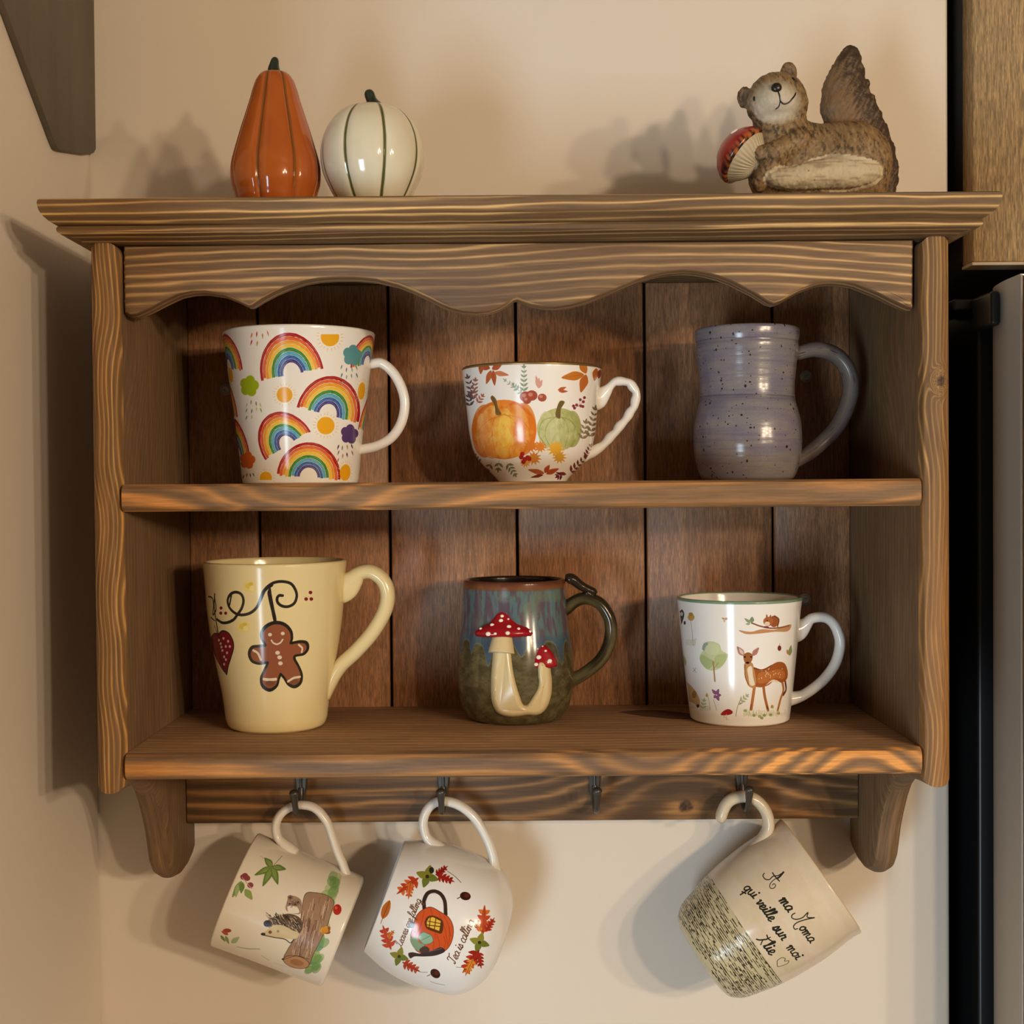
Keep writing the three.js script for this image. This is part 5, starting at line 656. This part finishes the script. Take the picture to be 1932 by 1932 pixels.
  // face painted on: nose, mouth, closed eyes
  const front = (x, y) => { let z = 0.035; for (let i = 0; i < 200; i++) { const d = sdf([x, y, z]); if (d < 0.0001) break; z -= Math.max(0.0001, d * 0.6); } return z; };
  const on = (pts, dz = 0.0) => pts.map(([x, y]) => [X(x), Y(y), front(X(x), Y(y)) + dz]);
  const ink = std(lin(0.012, 0.009, 0.008), 0.3);
  const nose = new THREE.SphereGeometry(1, 20, 14); nose.scale(0.0035, 0.0034, 0.0024); nose.translate(X(592), Y(585), front(X(592), Y(585)) + 0.0002); mesh('nose', nose, ink, g);
  mesh('mouth', mergeGeometries([sweep(on([[600, 610], [612, 650], [622, 700]]), 0.0005, 0.0005, { n: 14, m: 8 }), sweep(on([[622, 700], [650, 718], [690, 710], [725, 675], [752, 640], [765, 610]]), 0.00055, 0.0005, { n: 24, m: 8, taperEnd: 0.2 }), sweep(on([[622, 700], [612, 740], [590, 755]]), 0.0004, 0.0004, { n: 10, m: 8 })]), ink, g);
  mesh('eye', sweep(on([[740, 468], [755, 490], [772, 512]]), 0.0009, 0.0006, { n: 12, m: 8, taperEnd: 0.3, taperStart: 0.3 }), ink, g);
  mesh('eye', sweep(on([[425, 625], [420, 650], [424, 670]]), 0.0008, 0.0006, { n: 12, m: 8, taperEnd: 0.3, taperStart: 0.3 }), ink, g);
  // toadstool held in the paws
  const t = new THREE.Group(); t.name = 'toadstool'; t.userData.label = 'red toadstool with a pale gilled underside'; t.position.set(X(330), Y(1075), 0.006); g.add(t);
  const up = new THREE.Vector3(-0.70, 0.62, -0.34).normalize(); t.quaternion.setFromUnitVectors(new THREE.Vector3(0, 1, 0), up);
  const dome = new THREE.LatheGeometry([[0, 0.0140], [0.006, 0.0132], [0.012, 0.0104], [0.0170, 0.0060], [0.0200, 0.0012], [0.0208, -0.0022], [0.0200, -0.0042], [0.0180, -0.0046]].map(([r, y]) => new THREE.Vector2(r, y)), 72), dp = dome.attributes.position, dc = [];
  for (let i = 0; i < dp.count; i++) { const r = Math.hypot(dp.getX(i), dp.getZ(i)), f = Math.atan2(dp.getX(i), dp.getZ(i)), y = dp.getY(i), sp = noise(f * 14, y * 900, 541); let c = mix3([0.40, 0.030, 0.022], [0.30, 0.016, 0.014], noise(f * 3, r * 300, 542)); c = mix3(c, [0.45, 0.12, 0.02], sstep(0.0010, -0.0035, y)); c = mix3(c, [0.018, 0.010, 0.012], sstep(0.0022, -0.0015, y) * sstep(0.36, 0.52, noise(f * 34, y * 2300, 541))); dc.push(...c); }
  dome.setAttribute('color', new THREE.Float32BufferAttribute(dc, 3)); dome.computeVertexNormals(); mesh('cap', dome, new THREE.MeshPhysicalMaterial({ vertexColors: true, roughness: 0.22 }), t);
  const gp = [], gi = [], gc = [], ns = 216, nr = 10; for (let i = 0; i <= nr; i++) for (let j = 0; j <= ns; j++) { const u = i / nr, r = lerp(0.0186, 0.0040, u), f = (j / ns) * Math.PI * 2, y = -0.0046 - 0.0105 * Math.sin(u * Math.PI / 2) + 0.00045 * Math.sin(f * 36) * Math.sin(u * Math.PI); gp.push(Math.sin(f) * r, y, Math.cos(f) * r); const k = 0.5 + 0.5 * Math.sin(f * 36), c = mix3([0.50, 0.42, 0.28], [0.36, 0.29, 0.18], 0.6 * (1 - k)); gc.push(...c); }
  for (let i = 0; i < nr; i++) for (let j = 0; j < ns; j++) { const a = i * (ns + 1) + j, b = a + ns + 1; gi.push(a, b, a + 1, b, b + 1, a + 1); }
  const gg = new THREE.BufferGeometry(); gg.setAttribute('position', new THREE.Float32BufferAttribute(gp, 3)); gg.setAttribute('color', new THREE.Float32BufferAttribute(gc, 3)); gg.setIndex(gi); gg.computeVertexNormals(); mesh('gills', gg, new THREE.MeshStandardMaterial({ vertexColors: true, roughness: 0.5 }), t);
  const stem = new THREE.CylinderGeometry(0.0042, 0.0050, 0.016, 24); stem.translate(0, -0.022, 0); mesh('stem', stem, std(lin(0.44, 0.36, 0.24), 0.5), t);
  const spot = new THREE.SphereGeometry(1, 14, 10); for (const [f, r, y] of [[0.25, 0.0140, 0.0088], [2.6, 0.013, 0.0096], [-1.9, 0.0140, 0.0088]]) { const m = mesh('spot', spot, glazeC(0xefe6da), t); m.scale.set(0.0030, 0.0009, 0.0022); m.position.set(Math.sin(f) * r, y, Math.cos(f) * r); m.quaternion.setFromUnitVectors(new THREE.Vector3(0, 1, 0), new THREE.Vector3(Math.sin(f) * 0.6, 0.8, Math.cos(f) * 0.6).normalize()); }
}

// ---------------------------------------------------------------- hooks on the rail
{
  const hooks = [-0.1588, -0.0528, 0.0600, 0.1700];
  for (const x of hooks) {
    const plate = new THREE.Shape(); plate.moveTo(-0.0060, 0); plate.lineTo(0.0060, 0); plate.lineTo(0.0024, -0.034); plate.quadraticCurveTo(0, -0.038, -0.0024, -0.034); plate.lineTo(-0.0060, 0);
    const pg = new THREE.ExtrudeGeometry(plate, { depth: 0.0010, bevelEnabled: true, bevelSize: 0.0008, bevelThickness: 0.0010, bevelOffset: -0.0008, bevelSegments: 2 }); pg.translate(0, -0.2010, 0.0360);
    const rib = new RoundedBoxGeometry(0.0020, 0.030, 0.0026, 2, 0.0009); rib.translate(0, -0.2170, 0.0382);
    // prong: path in the (z, y) plane
    const c = new THREE.CatmullRomCurve3([[0.0375, -0.222], [0.0395, -0.2285], [0.0440, -0.2340], [0.0520, -0.2362], [0.0600, -0.2345], [0.0648, -0.2285], [0.0680, -0.2200]].map(([z, y]) => new THREE.Vector3(0, y, z)));
    const pr = new THREE.TubeGeometry(c, 30, 0.0023, 12); const ball = new THREE.SphereGeometry(0.0036, 16, 12); ball.scale(1, 0.8, 1); ball.translate(0, -0.2188, 0.0684);
    const tipc = new THREE.CylinderGeometry(0.0032, 0.0024, 0.008, 14); tipc.rotateX(0.35); tipc.translate(0, -0.2228, 0.0670);
    const g = new THREE.Group(); g.name = 'hook'; g.position.x = x; shelf.add(g); g.userData.label = 'dark metal cup hook';
    mesh('plate', mergeGeometries([pg, (rib.index ? rib.toNonIndexed() : rib)]), M.iron, g); mesh('prong', mergeGeometries([pr, ball, tipc]), M.iron, g);
  }
}
// ---------------------------------------------------------------- bracket in the corner, cupboard and refrigerator
{
  const t = thing('shelf_bracket', 'grey wooden bracket fixed high in the left corner', 'bracket', [0, 0, 0]);
  mesh('bracket_board', grainUV(alongX([[0.001, 0.44], [0.001, 0.2625], [0.006, 0.2585], [0.0270, 0.2525], [0.0800, 0.2418], [0.0870, 0.2408], [0.0930, 0.2440], [0.1368, 0.2742], [0.1859, 0.3086], [0.28, 0.3745], [0.28, 0.44]], -0.3212, -0.3165, 0.0008), 'y', M.greyWood, 0.1, 0.02), M.greyWood, t);
}
{
  const t = thing('wall_cabinet', 'oak fronted wall cabinet above the refrigerator at the right edge', 'cabinet', [0.35, 0.168, 0]);
  const L = (g) => g.translate(-0.35, -0.168, 0);
  mesh('door', L(grainUV(box(0.3485, 0.93, 0.1680, 0.9, -0.002, 0.020, 0.0015), 'y', M.oak, 0.05, 0.02)), M.oak, t);
  mesh('carcass', L(box(0.3545, 0.93, 0.1760, 0.92, -0.60, -0.004)), std(lin(0.10, 0.075, 0.055), 0.7), t);
  mesh('edge_strip', L(box(0.3480, 0.93, 0.1655, 0.1680, -0.002, 0.0205, 0.0006)), std(lin(0.42, 0.33, 0.22), 0.5), t);
}
{
  const t = thing('refrigerator', 'tall grey refrigerator in the niche under the oak cabinet', 'refrigerator', [0.365, -1.5, 0]);
  const L = (g) => g.translate(-0.365, 1.5, 0);
  mesh('cabinet_body', L(box(0.3605, 0.92, -1.5, 0.1440, -0.6, -0.004, 0.003)), M.blackPlastic, t);
  const ds = new THREE.Shape([[0.3605, -0.083], [0.3605, -0.058], [0.3612, -0.044], [0.3630, -0.028], [0.3660, -0.014], [0.3700, -0.004], [0.3730, -0.002], [0.92, -0.002], [0.92, -0.083]].map(([x, z]) => new THREE.Vector2(x, z)));
  const dg = new THREE.ExtrudeGeometry(ds, { depth: 1.639, bevelEnabled: false }); dg.rotateX(-Math.PI / 2); dg.scale(1, 1, 1); dg.translate(0, -1.49, 0);
  mesh('door', L(toCreasedNormals(dg, 0.6)), M.fridgeSide, t);
  mesh('door_trim', L(box(0.3608, 0.92, -1.49, 0.1480, 0.0832, 0.0862)), M.chrome, t);
  mesh('door_seal', L(box(0.3625, 0.92, -1.49, 0.1475, 0.0860, 0.0884)), M.blackPlastic, t);
  mesh('door_panel', L(grainUV(box(0.3612, 0.92, -1.49, 0.1480, 0.0882, 0.108, 0.0015), 'y', M.oak, 0.05, 0.02)), M.oak, t);
  mesh('hinge_cover', L(mergeGeometries([box(0.3530, 0.3603, 0.1170, 0.1430, 0.004, 0.046, 0.003), box(0.3400, 0.3603, 0.1340, 0.1430, -0.060, 0.004, 0.002)])), M.blackPlastic, t);
}

scene.traverse((o) => { if (o.isMesh) o.castShadow = o.receiveShadow = true; });
renderer.render(scene, camera);
